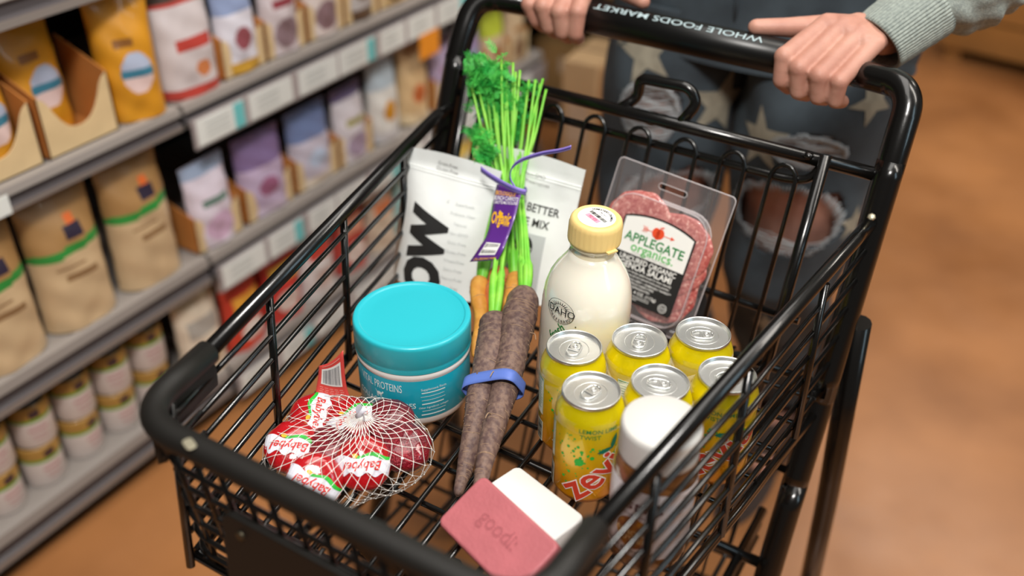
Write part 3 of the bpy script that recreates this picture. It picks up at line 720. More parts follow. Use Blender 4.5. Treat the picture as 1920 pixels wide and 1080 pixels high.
# ------------------------------------------------------------------ two pouches
M.update(pouch=mat('matte_white_pouch', 'f0f3f1', .42, bump=.5, bs=26, spec=.5), pgrey=mat('pale_grey_print', 'c4c8c8', .5), dgrey=mat('charcoal_print', '2a2a2a', .5), gusset=mat('tan_gusset', 'c9b3a2', .5))
def pouch(name, label, w_, h, d, o3, rv, uv, gus=False):
    t = thing(name, label, 'pouch'); frame(t, o3, rv, uv)
    def thick(u, v): return d*(max(0, 1-abs(2*u-1)**2.6)**.8)*(max(0, 1-max(0, (v-.05)/.86)**2.2) if v > .05 else 1)*.5+.0006
    def wr(x, z): return .0009*math.sin(60*z+25*x)+.0012*noise.noise(Vector((x*38, z*30, w_*10)))
    def F(u, v):
        x = (u-.5)*w_*(1-.05*math.sin(math.pi*v)*1.0); z = v*h-.004*math.sin(math.pi*u)*(v > .99)*-1
        return Vector((x, -thick(u, v)+wr(x, z)*min(1, 4*min(u, 1-u)), z))
    def B(u, v): x = (u-.5)*w_*(1-.05*math.sin(math.pi*v)); return Vector((x, thick(u, v)*.9, v*h))
    mb = MB(); mb.grid(F, 36, 46); mb.build('pouch_front', M['pouch'], t)
    mb = MB(); mb.grid(lambda u, v: B(1-u, v), 20, 24); mb.build('pouch_back', M['pouch'], t)
    mb = MB(); mb.grid(lambda u, v: F(u, 0)*(1-v)+B(u, 0)*v, 20, 2); mb.build('pouch_base', M['pouch'], t)
    if gus:
        mb = MB(); mb.grid(lambda u, v: F(0, u)*(1-v)+B(0, u)*v+Vector((-.006*math.sin(math.pi*u)*math.sin(math.pi*v), 0, 0)), 20, 3); mb.build('side_gusset', M['gusset'], t)
    for z_ in (h*.88, h*.86): 
        mb = MB(); mb.tube([F(u/20, z_/h)+Vector((0, -.0002, 0)) for u in range(21)], .0006, 5); mb.build('zip_seal', M['pouch'], t)
    S = lambda off: (lambda x, y: (lambda q: Vector((x, q.y-off, y)))(F(min(max(x/(w_*(1-.05*math.sin(math.pi*min(max(y/h,0),1))))+.5, 0), 1), min(max(y/h, 0), 1))))
    return t, S
t1, S = pouch('baking_mix_pouch', 'white stand-up pouch with huge sideways black letters, behind the turquoise tub', .128, .168, .052, Vector((-.612, .846, .692)), (1, .10, -.03), (-.05, .24, .97), True)
p = Print(); p.text('KNOW', .066, -.0095, .008, 90, bold=.065, xs=.86); p.build('big_letters', M['dgrey'], t1, S(.0008), step=.008)
p = Print(); p.text('Grain-Free', .0062, -.006, .1590); p.text('Gluten-Free', .0062, -.006, .1520); p.build('top_print', M['grey'], t1, S(.0008), step=.008)
p = Print()
for i, s_ in enumerate(('Superfoods', 'Prebiotic Fiber', 'Natural', 'Non-GMO', 'Grain-Free', 'Gluten-Free', 'Wheat-Free', 'Dairy-Free', 'Peanut-Free', 'Soy-Free')): p.text(s_, .0052, .028, .118-.0115*i)
p.text('Z', .005, .006, .118); p.build('list_print', M['pgrey'], t1, S(.0008), step=.008)
t2, S = pouch('pancake_mix_pouch', 'white pouch printed BETTER and MIX, between carrot greens and milk bottle', .136, .176, .045, Vector((-.526, .893, .690)), (1, .02, .0), (.0, .24, .97))
p = Print(); p.text('KNOW BETTER', .0138, .004, .117, bold=.012, xs=.9); p.text('PANCAKE MIX', .0138, -.002, .100, bold=.012, xs=.9); p.build('title_print', M['dgrey'], t2, S(.0008), step=.008)
p = Print(); p.text('Non-GMO', .0062, .006, .154); p.text('No Preservatives', .0062, .006, .146); p.build('top_print', M['grey'], t2, S(.0008), step=.008)
p = Print(); p.rect(.012, .050, .052, .074); p.build('grey_panel', M['pgrey'], t2, S(.0007), step=.006)
p = Print(); p.disc(.012, .070, .0125, n=28, r2=.0145); p.build('round_badge', M['dgrey'], t2, S(.0010), step=.006)
p = Print(); p.text('2g', .0085, .012, .0750, bold=.01); p.text('NET CARBS', .0044, .012, .0685, bold=.008); p.text('PER SERVING', .0025, .012, .0650); p.build('badge_print', M['white'], t2, S(.0013), step=.006)
# ------------------------------------------------------------------ rainbow carrots with their greens
M.update(purp=mat('purple_carrot_skin', '7d6559', .62, col2='5a4542', vs=190, bump=.8, bs=160), yelc=mat('yellow_carrot_skin', 'dba24a', .5, col2='c8893a', vs=60, bump=.4, bs=140),
 orc=mat('orange_carrot_skin', 'd98458', .5, col2='c96f42', vs=60, bump=.4, bs=140), stem=mat('green_stalk', '8fd04a', .4, col2='6cbf38', vs=40, sss=.1), frond=mat('carrot_frond', '5ccf58', .5, col2='30b048', vs=60),
 soil=mat('pale_root_crease', 'a4886e', .8), band=mat('blue_rubber_band', '5f79c9', .5), tie=mat('violet_twist_tie', 'a08be0', .4), tied=mat('dark_violet_stripe', '43348c', .5), ptag=mat('purple_paper_tag', '5b2a86', .4, coat=.3))
CRG = 'rainbow carrots in the tied bunch'
def carrot(label, tip, crown, r0, m, stems, bend=(0, 0, 0), seed=1, hairs=0):
    q = random.Random(seed); tip, crown = Vector(tip), Vector(crown)
    t = thing('carrot', label, 'carrot', tip, CRG)
    n = 60; ax = crown-tip; L = ax.length; pts = []; rs = []
    sv = ax.orthogonal().normalized(); tv = ax.cross(sv).normalized()
    for i in range(n+1):
        u = i/n
        pts.append(ax*u + Vector(bend)*math.sin(math.pi*u) + sv*.0022*math.sin(7*u+seed)+tv*.0018*math.sin(9*u+seed*2))
        r_ = r0*(.20+.80*min(1, u*1.15)**.62) if u > .015 else r0*.12
        if u > .93: r_ *= math.sqrt(max(.06, 1-((u-.93)/.075)**2*.92))
        rs.append(r_*(1+.035*math.sin(u*23+seed)+.03*q.uniform(-1, 1)))
    mb = MB(); mb.tube(pts, rs, 22); mb.build('root', m, t)
    mb = MB()                       # pale creases around the root
    for i in range(int(75 if m is M['purp'] else 12)):
        k = q.randint(5, n-6); a0 = q.uniform(0, 6.28); ln = q.uniform(.5, 1.8)
        d = (pts[k+1]-pts[k-1]).normalized(); s1 = d.orthogonal().normalized(); s2 = d.cross(s1)
        mb.tube([pts[k]+d*.0006*math.sin(a*3+k)+(s1*math.cos(a0+a)+s2*math.sin(a0+a))*(rs[k]*1.003) for a in [ln*j/9 for j in range(10)]], .00030, 4)
    mb.build('crease', M['soil'], t)
    for h in range(hairs):
        k = q.randint(15, n-15); a = q.uniform(0, 6.28); d = (pts[k+1]-pts[k-1]).normalized(); s1 = d.orthogonal().normalized(); s2 = d.cross(s1); o_ = s1*math.cos(a)+s2*math.sin(a)
        mb = MB(); mb.tube(spline([pts[k]+o_*rs[k]*.9, pts[k]+o_*(rs[k]+.006)-d*.004, pts[k]+o_*(rs[k]+.009)-d*.013], 4), [.0006]*8+[.0002], 4); mb.build('root_hair', M['soil'], t)
    top = crown-tip
    for i, (a, b_) in enumerate(stems):
        a, b_ = Vector(a)-tip, Vector(b_)-tip; o_ = Vector((q.uniform(-1, 1), q.uniform(-1, 1), 0))*.0045
        sp = spline([top-ax.normalized()*.004+o_*.5, top+(a-top)*.22+o_*1.6, top+(a-top)*.6+o_, a, a+(b_-a)*.5+Vector((q.uniform(-1, 1), 0, q.uniform(-1, 1)))*.004, b_], 6)
        k = len(sp); mb = MB(); mb.tube(sp, [.0036*(1-j/k)+.0017 if j < 8 else .0023-.0008*j/k for j in range(k)], 7); mb.build('stalk', M['stem'], t)
    return t
def A(x, y, Y): return tuple(at(x, y, Y=Y))
tieP = [A(930+5*i, 347+1.5*i, .898+.004*(i % 3)) for i in range(11)]
tips = [A(1024, 168, .99), A(1012, 158, 1.0), A(1004, 150, .985), A(992, 150, .99), A(986, 172, 1.0), A(975, 132, .99), A(967, 135, .98), A(940, 112, .975), A(948, 128, .985), A(962, 118, .99), A(1018, 148, 1.0),
        A(893, 150, .96), A(903, 160, .97), A(912, 150, .97), A(920, 140, .975), A(928, 140, .98), A(936, 155, .985), A(884, 158, .95), A(862, 298, .90), A(898, 290, .91), A(952, 160, .99), A(1000, 200, .99), A(985, 120+60, .99), A(958, 205, .98), A(946, 190, .975), A(926, 205, .97)]
def st(idx): return [(tieP[i % 11], tips[j]) for i, j in idx]
carrot('front purple carrot with pale creases, nearest the turquoise tub', A(858, 930, .558), A(929, 590, .750), .0178, M['purp'], st([(4, 5), (5, 6), (6, 9), (3, 8), (5, 20)]), (.004, 0, .004), 3, 2)
carrot('longer purple carrot lying beside the milk bottle', A(893, 935, .548), A(983, 548, .792), .0188, M['purp'], st([(8, 0), (9, 1), (10, 2), (9, 10), (8, 3), (7, 4), (10, 21)]), (.003, 0, .002), 8, 3)
carrot('yellow carrot half hidden along the turquoise tub', A(893, 668, .715), A(903, 522, .815), .0105, M['yelc'], st([(0, 17), (1, 11), (1, 12), (0, 18), (2, 19)]), (0, 0, 0), 5)
carrot('orange carrot showing only its top between the others', A(922, 650, .74), A(936, 502, .835), .0125, M['orc'], st([(2, 13), (3, 14), (3, 15), (4, 7), (2, 25)]), (0, 0, 0), 6)
carrot('amber carrot behind the longer purple one', A(948, 640, .74), A(966, 515, .830), .0115, M['yelc'], st([(5, 16), (6, 22), (7, 23), (4, 24), (6, 8)]), (0, 0, 0), 9)
# feathery fronds
def frond(pts, dens, spread, size, seed):
    q = random.Random(seed); mb = MB()
    for _ in range(dens):
        u = q.random(); k = u*(len(pts)-1); i = min(int(k), len(pts)-2); c = Vector(pts[i]).lerp(Vector(pts[i+1]), k-i)
        c += Vector((q.gauss(0, spread), q.gauss(0, spread*.6), q.gauss(0, spread*.9)))
        ax = Vector((q.gauss(0, 1), q.gauss(0, .5), q.gauss(.25, .8))).normalized(); L = size*q.uniform(.6, 1.3)
        sd = ax.cross(Vector((q.gauss(0, 1), q.gauss(-1, .5), q.gauss(0, 1)))).normalized(); nn = ax.cross(sd)
        mb.tube([c-ax*L*.6, c, c+ax*L*.8], [.0004, .0004, .0002], 4)
        for s_ in range(-2, 4):
            for sg in (1, -1):
                b_ = c+ax*L*.24*s_; e = b_+sd*sg*L*.42*(1-.12*abs(s_))+ax*L*.30+nn*L*q.uniform(-.12, .12); w_ = ax*L*.075
                mb.add([b_-w_, b_+w_, e+w_*.9+sd*sg*L*.06, e-w_*.6+sd*sg*L*.02], [(0, 1, 2, 3)])
    return mb
holder = [o for o in bpy.data.objects if o.get('label', '').startswith('orange carrot')][0]
def hang(mb, name, m=None):
    o = mb.build(name, m or M['frond'], None); o.parent = holder; o.matrix_parent_inverse = Matrix.Translation(-holder.location); return o
hang(frond([A(893, 128, .955), A(905, 165, .96), A(925, 200, .965), A(945, 235, .97), A(950, 262, .965)], 560, .0095, .0100, 1), 'frond')
hang(frond([A(900, 130, .955), A(930, 160, .965), A(945, 200, .965)], 240, .010, .0100, 12), 'frond')
hang(frond([A(890, 245, .925), A(905, 262, .92), A(912, 290, .905), A(900, 300, .90)], 110, .0065, .0105, 2), 'frond')
hang(frond([A(944, 120, .975), A(946, 150, .975)], 26, .003, .008, 3), 'frond'); hang(frond([A(985, 165, .98), A(972, 205, .975), A(978, 240, .97)], 55, .004, .0075, 4), 'frond')
hang(frond([A(1010, 160, .99), A(985, 172, .985)], 16, .003, .006, 5), 'frond')
# blue band around the two purple carrots
t1c, c1c, t2c, c2c = [Vector(q_) for q_ in (A(858, 930, .558), A(929, 590, .750), A(893, 935, .548), A(983, 548, .792))]
P1, P2 = t1c.lerp(c1c, .555), t2c.lerp(c2c, .505)
axb = ((c1c-t1c).normalized()+(c2c-t2c).normalized()).normalized(); dirx = (P2-P1); dirx = (dirx-axb*dirx.dot(axb)).normalized(); nb = axb.cross(dirx).normalized()
cb_ = (P1+P2)/2; hwid = (P2-P1).length/2+.0175
mb = MB()
def bf(u, v):
    a = 2*math.pi*u; c_, s_ = math.cos(a), math.sin(a)
    x = hwid*(abs(c_)**.42)*(1 if c_ > 0 else -1); y = .0185*(abs(s_)**.42)*(1 if s_ > 0 else -1)
    return dirx*x+nb*y+axb*((v-.5)*.0135+.0006*math.sin(a*3))
mb.grid(bf, 60, 3, closed_u=True); o = mb.build('rubber_band', M['band'], None); o.location = cb_+Vector((.003, 0, .002)); s_ = o.modifiers.new('thickness', 'SOLIDIFY'); s_.thickness = .0012
tag(o, 'wide blue rubber band around the two purple carrots', 'rubber band')
# purple tag on the twist tie
tie = thing('carrot_tag', 'purple and violet paper tag tied around the carrot stalks', 'tag', A(950, 345, .885))
def tb(mb, name, m): 
    o = mb.build(name, m, None); o.parent = tie; o.matrix_parent_inverse = Matrix.Translation(-tie.location); return o
def strip(L_, R_, name, m, nv=24):
    l, r_ = spline(L_, 6), spline(R_, 6); k = len(l)-1
    mb = MB(); mb.grid(lambda u, v: l[int(round(v*k))].lerp(r_[int(round(v*k))], u), 6, k); o = tb(mb, name, m)
    s_ = o.modifiers.new('thickness', 'SOLIDIFY'); s_.thickness = .0005; return o, l, r_
Lp = [A(932, 346, .876), A(926, 372, .862), A(921, 405, .846), A(913, 440, .828), A(898, 466, .815), A(881, 491, .806)]
Rp = [A(981, 356, .872), A(974, 376, .858), A(966, 408, .842), A(953, 445, .826), A(944, 468, .814), A(934, 487, .808)]
tg, l, r_ = strip(Lp, Rp, 'paper_tag', M['ptag'])
def TS(off):
    k = len(l)-1
    def fn(x, y):          # x -1..1 across, y 0..1 down
        v = min(max(y, 0), 1)*k; i = min(int(v), k-1); a = l[i].lerp(l[i+1], v-i); b_ = r_[i].lerp(r_[i+1], v-i)
        pt_ = a.lerp(b_, (x+1)/2); n_ = (CAM-pt_).normalized(); return pt_ + Vector((0, -.8, .6))*off
    return fn
def tagtext(items, m, name, off=.0009):
    p = Print()
    for s_, sz, x, y, bo in items:
        vs, fs = text2d(s_, bo); bv = [p.bm.verts.new((x+v[0]*sz*1.0, y-v[1]*sz*.34, 0)) for v in vs]
        for f_ in fs:
            try: p.bm.faces.new([bv[i] for i in f_])
            except ValueError: pass
    o = p.build(name, m, tg, TS(off)); o.matrix_parent_inverse = Matrix.Identity(4); return o
tagtext([('BIOLOGIQUE', .26, -.15, .12, .01), ('Organic', .50, -.10, .42, .03), ('FARMS', .18, .45, .475, .01), ('CAL-ORGANIC FARMS', .16, 0, .965, .01)], M['yellow'], 'yellow_print')
tagtext([('BUNCH CARROTS', .23, -.02, .19, .01), ('CAROTTES MULTICOLORES', .15, 0, .245, .01)], M['white'], 'white_print')
p = Print(); p.disc(-.10, .36, .42, n=24, r2=.075); o = p.build('sun_mark', M['yellow'], tg, TS(.0005))
p = Print(); p.rect(-.06, .80, 1.25, .20); o = p.build('barcode_panel', M['white'], tg, TS(.0006), step=.05)
p = Print(); p.barcode(-.06, .79, 1.1, .15, n=24, seed=5); o = p.build('barcode_print', M['ink'], tg, TS(.0010))
for k_, (pts, nm) in enumerate((([A(902, 317, .872), A(920, 330, .868), A(945, 345, .864), A(968, 356, .862), A(986, 361, .868)], 'twist_tie'), ([A(966, 352, .864), A(957, 335, .866), A(960, 315, .868), A(978, 300, .870), A(1015, 288, .872), A(1050, 282, .872), A(1071, 276, .872)], 'twist_tie'))):
    sp = spline(pts, 8); mb = MB(); hh = .0038 if k_ == 0 else .0026
    mb.grid(lambda u, v: sp[int(round(v*(len(sp)-1)))]+Vector((.0, .0, 1)).normalized()*(u-.5)*2*hh*(1 if k_ == 0 else .55+.45*min(1, v*2))+Vector((.3, -1, 0)).normalized()*0, 3, len(sp)-1)
    o = tb(mb, nm, M['tie']); s_ = o.modifiers.new('thickness', 'SOLIDIFY'); s_.thickness = .0006
    mb = MB(); mb.tube([q_+Vector((.1, -.9, .1))*.0009 for q_ in sp], .0005, 5); w_ = mb.build('tie_wire', M['tied'], None); w_.parent = o; 
mb = MB(); mb.tube(rounded([A(935, 343, .884), A(965, 355, .879), A(985, 360, .888), A(985, 352, .915), A(940, 340, .915)], .012, 4, True), .0022, 8, closed=True); tb(mb, 'tie_loop', M['tied'])

# ------------------------------------------------------------------ soap bars
M.update(soapp=mat('rose_soap_card', 'b8666c', .55, var=.10, vs=30, bump=.25, bs=260), soapw=mat('white_card', 'e0dedb', .5, bump=.1, bs=300), debos=mat('rose_recess_shade', 'a2565c', .6))
wh = thing('soap_bar', 'white rectangular bar half covered by the rose one', 'soap'); e1, e2 = at(972, 870, Z=.712), at(1100, 968, Z=.712); rv = (e2-e1)
r1 = rv.normalized(); f1 = Vector((r1.y, -r1.x, 0)); ctr = (e1+e2)/2+f1*.031
wh.location = (ctr.x, ctr.y, FZ); wh.rotation_euler = (0, 0, math.atan2(r1.y, r1.x))
mb = MB(); mb.rbox(0, 0, .0003, .030, rv.length, .060, .007, .0025); mb.build('bar', M['soapw'], wh)
pk = thing('soap_bar', 'rose pink rectangular bar with pressed lettering, tilted upon the white one', 'soap')
a_, c_, b_ = at(905, 893, Z=.7425), at(1046, 1022, Z=.7425), at(824, 979, Z=.7175)
rv = (c_-a_); r1 = rv.normalized(); d1 = (b_-a_); d1 = (d1-r1*d1.dot(r1)); dl = d1.length; d1.normalize(); n1 = d1.cross(r1).normalized(); n1 = n1 if n1.z > 0 else -n1
m_ = Matrix(((r1.x, -d1.x, n1.x), (r1.y, -d1.y, n1.y), (r1.z, -d1.z, n1.z))).to_4x4()
ctr = a_+r1*rv.length/2+d1*dl/2
pk.matrix_world = Matrix.Translation(ctr-n1*.030) @ m_
SL, SW = rv.length+.004, dl+.003
mb = MB(); mb.rbox(0, 0, 0, .030, SL, SW, .0075, .0028, seg=7); mb.build('bar', M['soapp'], pk)
# pressed lettering: shallow raised-edge letters
cu = bpy.data.curves.new('l', 'FONT'); 
vs, fs = text2d('goodi:', .012)
mb = MB(); bmx = bmesh.new()
for v in vs: bmx.verts.new((v[0]*.021*.92, v[1]*.021, 0))
bmx.verts.ensure_lookup_table()
for f_ in fs:
    try: bmx.faces.new([bmx.verts[i] for i in f_])
    except ValueError: pass
me = bpy.data.meshes.new('letters'); 
bd = [e_ for e_ in bmx.edges if e_.is_boundary]
for e_ in bd:
    p0, p1 = e_.verts[0].co, e_.verts[1].co
    mb.tube([(p0.x, p0.y, .03004), (p1.x, p1.y, .03004)], .00035, 5)
bmx.free(); o = mb.build('pressed_lettering', M['soapp'], pk); o.rotation_euler = (0, 0, 0); o.location = (0, .003, 0)
p = Print(); p.text('goodi:', .021, 0, .003, bold=.01, xs=.92); p.build('letter_shade', M['debos'], pk, lambda x, y: Vector((x, y, .03012)))  # recess shade put into flat darker letters; the face is not sunk

# ------------------------------------------------------------------ net of waxed cheeses
M.update(wax=mat('glossy_red_wax', 'b0141c', .18, coat=1, bump=.35, bs=120), foil=mat('crimped_dark_red_foil', '8c0f22', .22, metal=.35, coat=1, bump=1.0, bs=420, col2='6a0a1c', vs=120), paper=mat('white_waxed_paper', 'dcdce6', .3, coat=.4, bump=.4, bs=120), netm=mat('white_nylon_net', 'f2f0ea', .45), card=mat('coral_card', 'e2504a', .4, coat=.3))
NG = 'red waxed cheeses in the net'
CH = [  # px, py, height of centre, tilt towards viewer, spin of lettering, face, label
 (548, 838, .706, 25, 158, 1, 'red waxed cheese with white band at the left end of the net'),
 (590, 902, .704, 45, 142, 1, 'red waxed cheese at the front, white band lettered upside down'),
 (682, 868, .706, 40, 172, 1, 'red waxed cheese right of centre with green swoosh on white band'),
 (757, 838, .708, 15, 0, 0, 'crimped dark red cheese at the right end of the net'),
 (592, 783, .708, 20, 250, 1, 'red waxed cheese at the back left of the net'),
 (660, 790, .710, 15, 200, 1, 'red waxed cheese at the back below the card tag'),
 (728, 792, .708, 15, 0, 0, 'dark red cheese at the back right beside the turquoise tub'),
 (622, 840, .704, 10, 0, 0, 'crumpled dark red cheese in the middle of the net')]
CR, CT = .0275, .0130
def cz(x, y, k=1.0):
    q_ = min(1, math.hypot(x, y)/CR); return CT*k*(max(0, 1-q_**3.0))**(1/2.2)
for i, (x, y, z, tilt, spin, face, lab_) in enumerate(CH):
    t = thing('waxed_cheese', lab_, 'cheese', at(x, y, Z=z+.004), NG)
    tl_ = (CAM-t.location); az = math.atan2(tl_.y, tl_.x)
    t.rotation_euler = (Matrix.Rotation(R(tilt), 4, Vector((-math.sin(az), math.cos(az), 0))) @ Matrix.Rotation(az+R(90)+R(spin), 4, 'Z')).to_euler()
    q = random.Random(i)
    mb = MB(); pr_ = [(0, -CT)]+[(CR*math.sin(R(a))**.7, -CT*math.cos(R(a))) for a in range(12, 180, 12)]+[(0, CT)]
    pr_ = [(0, -cz(0, 0))]+[(r_*CR, -cz(r_*CR, 0)) for r_ in (.3, .55, .75, .87, .94, .98, 1)]+[(r_*CR, cz(r_*CR, 0)) for r_ in (.98, .94, .87, .75, .55, .3)]+[(0, CT)]
    mb.lathe(pr_, 40)
    for j in range(len(mb.v)):
        v = Vector(mb.v[j]); nz = noise.noise(v*90+Vector((i*3, 0, 0)))*.0011+(noise.noise(v*260)*.0007 if not face else 0); mb.v[j] = tuple(v*(1+nz/.02))
    mb.build('wax_rind', M['wax'] if face else M['foil'], t)
    if not face: continue
    band = lambda x, y, o_=.0007: Vector((x*1.01, y*1.01, cz(x, y)+o_))
    p = Print()
    top_ = [(xx/20*CR*.97, .0125+.0020*math.sin(xx*.55)) for xx in range(-20, 21)]; bot_ = [(xx/20*CR*.97, -.0040+.0018*math.sin(xx*.3)) for xx in range(20, -21, -1)]
    def clipc(pl): return [(a*min(1, .985*CR/max(1e-6, math.hypot(a, b_))), b_*min(1, .985*CR/max(1e-6, math.hypot(a, b_)))) for a, b_ in pl]
    p.poly(clipc(top_+bot_)); bb = p.build('paper_band', M['paper'], t, band, step=.003)
    p = Print(); p.poly(clipc([(xx/20*CR*.97, -.0038+.0018*math.sin(xx*.3)) for xx in range(-20, 6)]+[(xx/20*CR*.97, -.0072+.0020*math.sin(xx*.3+.4)) for xx in range(5, -21, -1)])); p.build('green_swoosh', M['lgreen'], bb, lambda a, b_: band(a, b_, .0011), step=.003)
    p = Print(); p.disc(.0085, -.0050, .0028, r2=.0022); p.build('yellow_dot', M['yellow'], bb, lambda a, b_: band(a, b_, .0013), step=.003)
    p = Print(); p.text('Babybel', .0125, 0, .0040, 4, shear=.35, bold=.012, xs=.92); p.build('band_lettering', M['red'], bb, lambda a, b_: band(a, b_, .0015), step=.003)
# net
net = thing('net_bag', 'white nylon net bag gathered over red cheeses, front left of the cart', 'net bag', at(645, 850, Z=FZ))
nc = [at(x, y, Z=z+.004) for x, y, z, *_ in CH]
cx = sum(v.x for v in nc)/8; cy = sum(v.y for v in nc)/8
Gp = at(678, 778, Z=.745)
NA = 30
def hull(ang):         # distance from the middle to the outline of the heap
    d = Vector((math.cos(ang), math.sin(ang), 0)); return max((Vector((c_.x-cx, c_.y-cy, 0)).dot(d)) for c_ in nc)+CR*1.12
hl = [hull(2*math.pi*i/180) for i in range(180)]
hl = [sum(hl[(i+k) % 180] for k in range(-6, 7))/13 for i in range(180)]
def NP(a, v):
    a %= 2*math.pi; r_ = hl[int(a/(2*math.pi)*180) % 180]
    if v < .62:
        s_ = v/.62; rr = r_*s_**.9
        x, y = Gp.x+(cx+r_*math.cos(a)-Gp.x)*s_**1.0, Gp.y+(cy+r_*math.sin(a)-Gp.y)*s_**1.0
        z = Gp.z-(.012*s_)+.0 if s_ < .0 else Gp.z+(.706-Gp.z)*(s_**2.6)-.010*math.sin(math.pi*min(1, s_*1.6))*(s_ < .62)
        zc = max([c_.z+CT+.003-((Vector((x-c_.x, y-c_.y)).length/(CR*1.12))**4)*.02 for c_ in nc]+[0])
        z = max(z, min(zc+.001, .735)) if s_ > .15 else z
        return Vector((x, y, z))
    s_ = (v-.62)/.38
    k = 1-.42*s_**1.3+.05*math.sin(math.pi*s_)
    return Vector((cx+r_*math.cos(a)*k, cy+r_*math.sin(a)*k, .706-(.706-FZ-.0010)*min(1, s_*1.7)))
mb = MB(); kn = MB(); NV = 17
def vv(j): return (j/NV)**.95
for i in range(NA):
    for sg in (1, -1):
        pts = []
        for j in range(NV+1):
            ph = (i+sg*.5*((j % 2)*.9-.45))
            pts.append(NP(2*math.pi*(i+(.5 if sg > 0 else 0)*0+sg*.25*(1 if j % 2 else -1))/NA, vv(j)))
        mb.tube(pts, .00038, 4, cap=False)
        if sg > 0:
            for j in range(3, NV+1):
                a = NP(2*math.pi*(i+.25*(1 if j % 2 else -1)+.0)/NA, vv(j)); 
                if j % 2: 
                    a = NP(2*math.pi*(i+.25)/NA, vv(j))
mb.build('net_mesh', M['netm'], None).parent = None
nm = [o for o in bpy.data.objects if o.name == 'net_mesh'][0]
bpy.data.meshes.remove(nm.data)
mb = MB()
# diamond mesh: strand i swings half a step each row and meets its neighbour
for i in range(NA):
    pts = [NP(2*math.pi*(i+(.5 if j % 2 else 0))/NA, vv(j)) for j in range(NV+1)]; mb.tube(pts, .00036, 4, cap=False)
    pts = [NP(2*math.pi*(i-(.5 if j % 2 else 0))/NA, vv(j)) for j in range(NV+1)]; mb.tube(pts, .00036, 4, cap=False)
    for j in range(4, NV+1):
        c_ = NP(2*math.pi*(i+(.5 if j % 2 else 0))/NA, vv(j)); s_ = .00085
        mb.add([c_+Vector(q_)*s_ for q_ in ((1,0,0),(0,1,0),(-1,0,0),(0,-1,0),(0,0,1),(0,0,-1))], [(0,1,4),(1,2,4),(2,3,4),(3,0,4),(1,0,5),(2,1,5),(3,2,5),(0,3,5)])
o = mb.build('net_mesh', M['netm'], None); o.parent = net; o.matrix_parent_inverse = Matrix.Translation(-net.location)
mb = MB(); mb.tube([Gp+Vector((-.003, -.001, -.003)), Gp+Vector((0, 0, .003)), Gp+Vector((.003, .002, .008))], [.0040, .0022, .0026], 12); mb.grid(lambda u, v: Gp+Vector(((u-.5)*.014, .004*math.sin(5*u), .002+.010*(v-.5)+.003*math.sin(7*u))), 10, 3)
o = mb.build('gather_clip', M['paper'], None); o.parent = net; o.matrix_parent_inverse = Matrix.Translation(-net.location)
Lc = [A(592, 762, .588), A(592, 735, .598), A(596, 710, .604), A(598, 686, .608)]; Rc = [A(668, 768, .610), A(656, 745, .612), A(648, 715, .613), A(643, 657, .614)]
lq, rq = spline(Lc, 6), spline(Rc, 6); kq = len(lq)-1
def CF(off=0):
    def fn(u, v):
        t_ = min(max(v, 0), 1)*kq; i = min(int(t_), kq-1); pt_ = lq[i].lerp(lq[i+1], t_-i).lerp(rq[i].lerp(rq[i+1], t_-i), u)
        return pt_+Vector((.35, -.75, .5)).normalized()*off+Vector((0, 0, -.0045*math.sin(math.pi*u)*v))
    return fn
mb = MB(); mb.grid(CF(), 12, kq); cd = mb.build('card_tag', M['card'], None); cd.parent = net; cd.matrix_parent_inverse = Matrix.Translation(-net.location)
s_ = cd.modifiers.new('thickness', 'SOLIDIFY'); s_.thickness = .0005
p = Print(); p.rect(.50, .745, .74, .33); p.build('barcode_panel', M['white'], cd, CF(.0007), step=.08)
p = Print(); p.barcode(.50, .745, .62, .27, n=24, seed=8); p.build('barcode_print', mat('blue_black_ink', '2b3a4c', .6), cd, CF(.0011), step=.08)
p = Print()
for i in range(9): 
    for k in range(5): p.rect(.16+.16*k+.02*(i % 2), .50-.05*i, .11, .014)
p.rect(.5, .955, .7, .012); p.build('small_print', mat('pale_coral_ink', 'f6a79c', .6), cd, CF(.0008), step=.08)
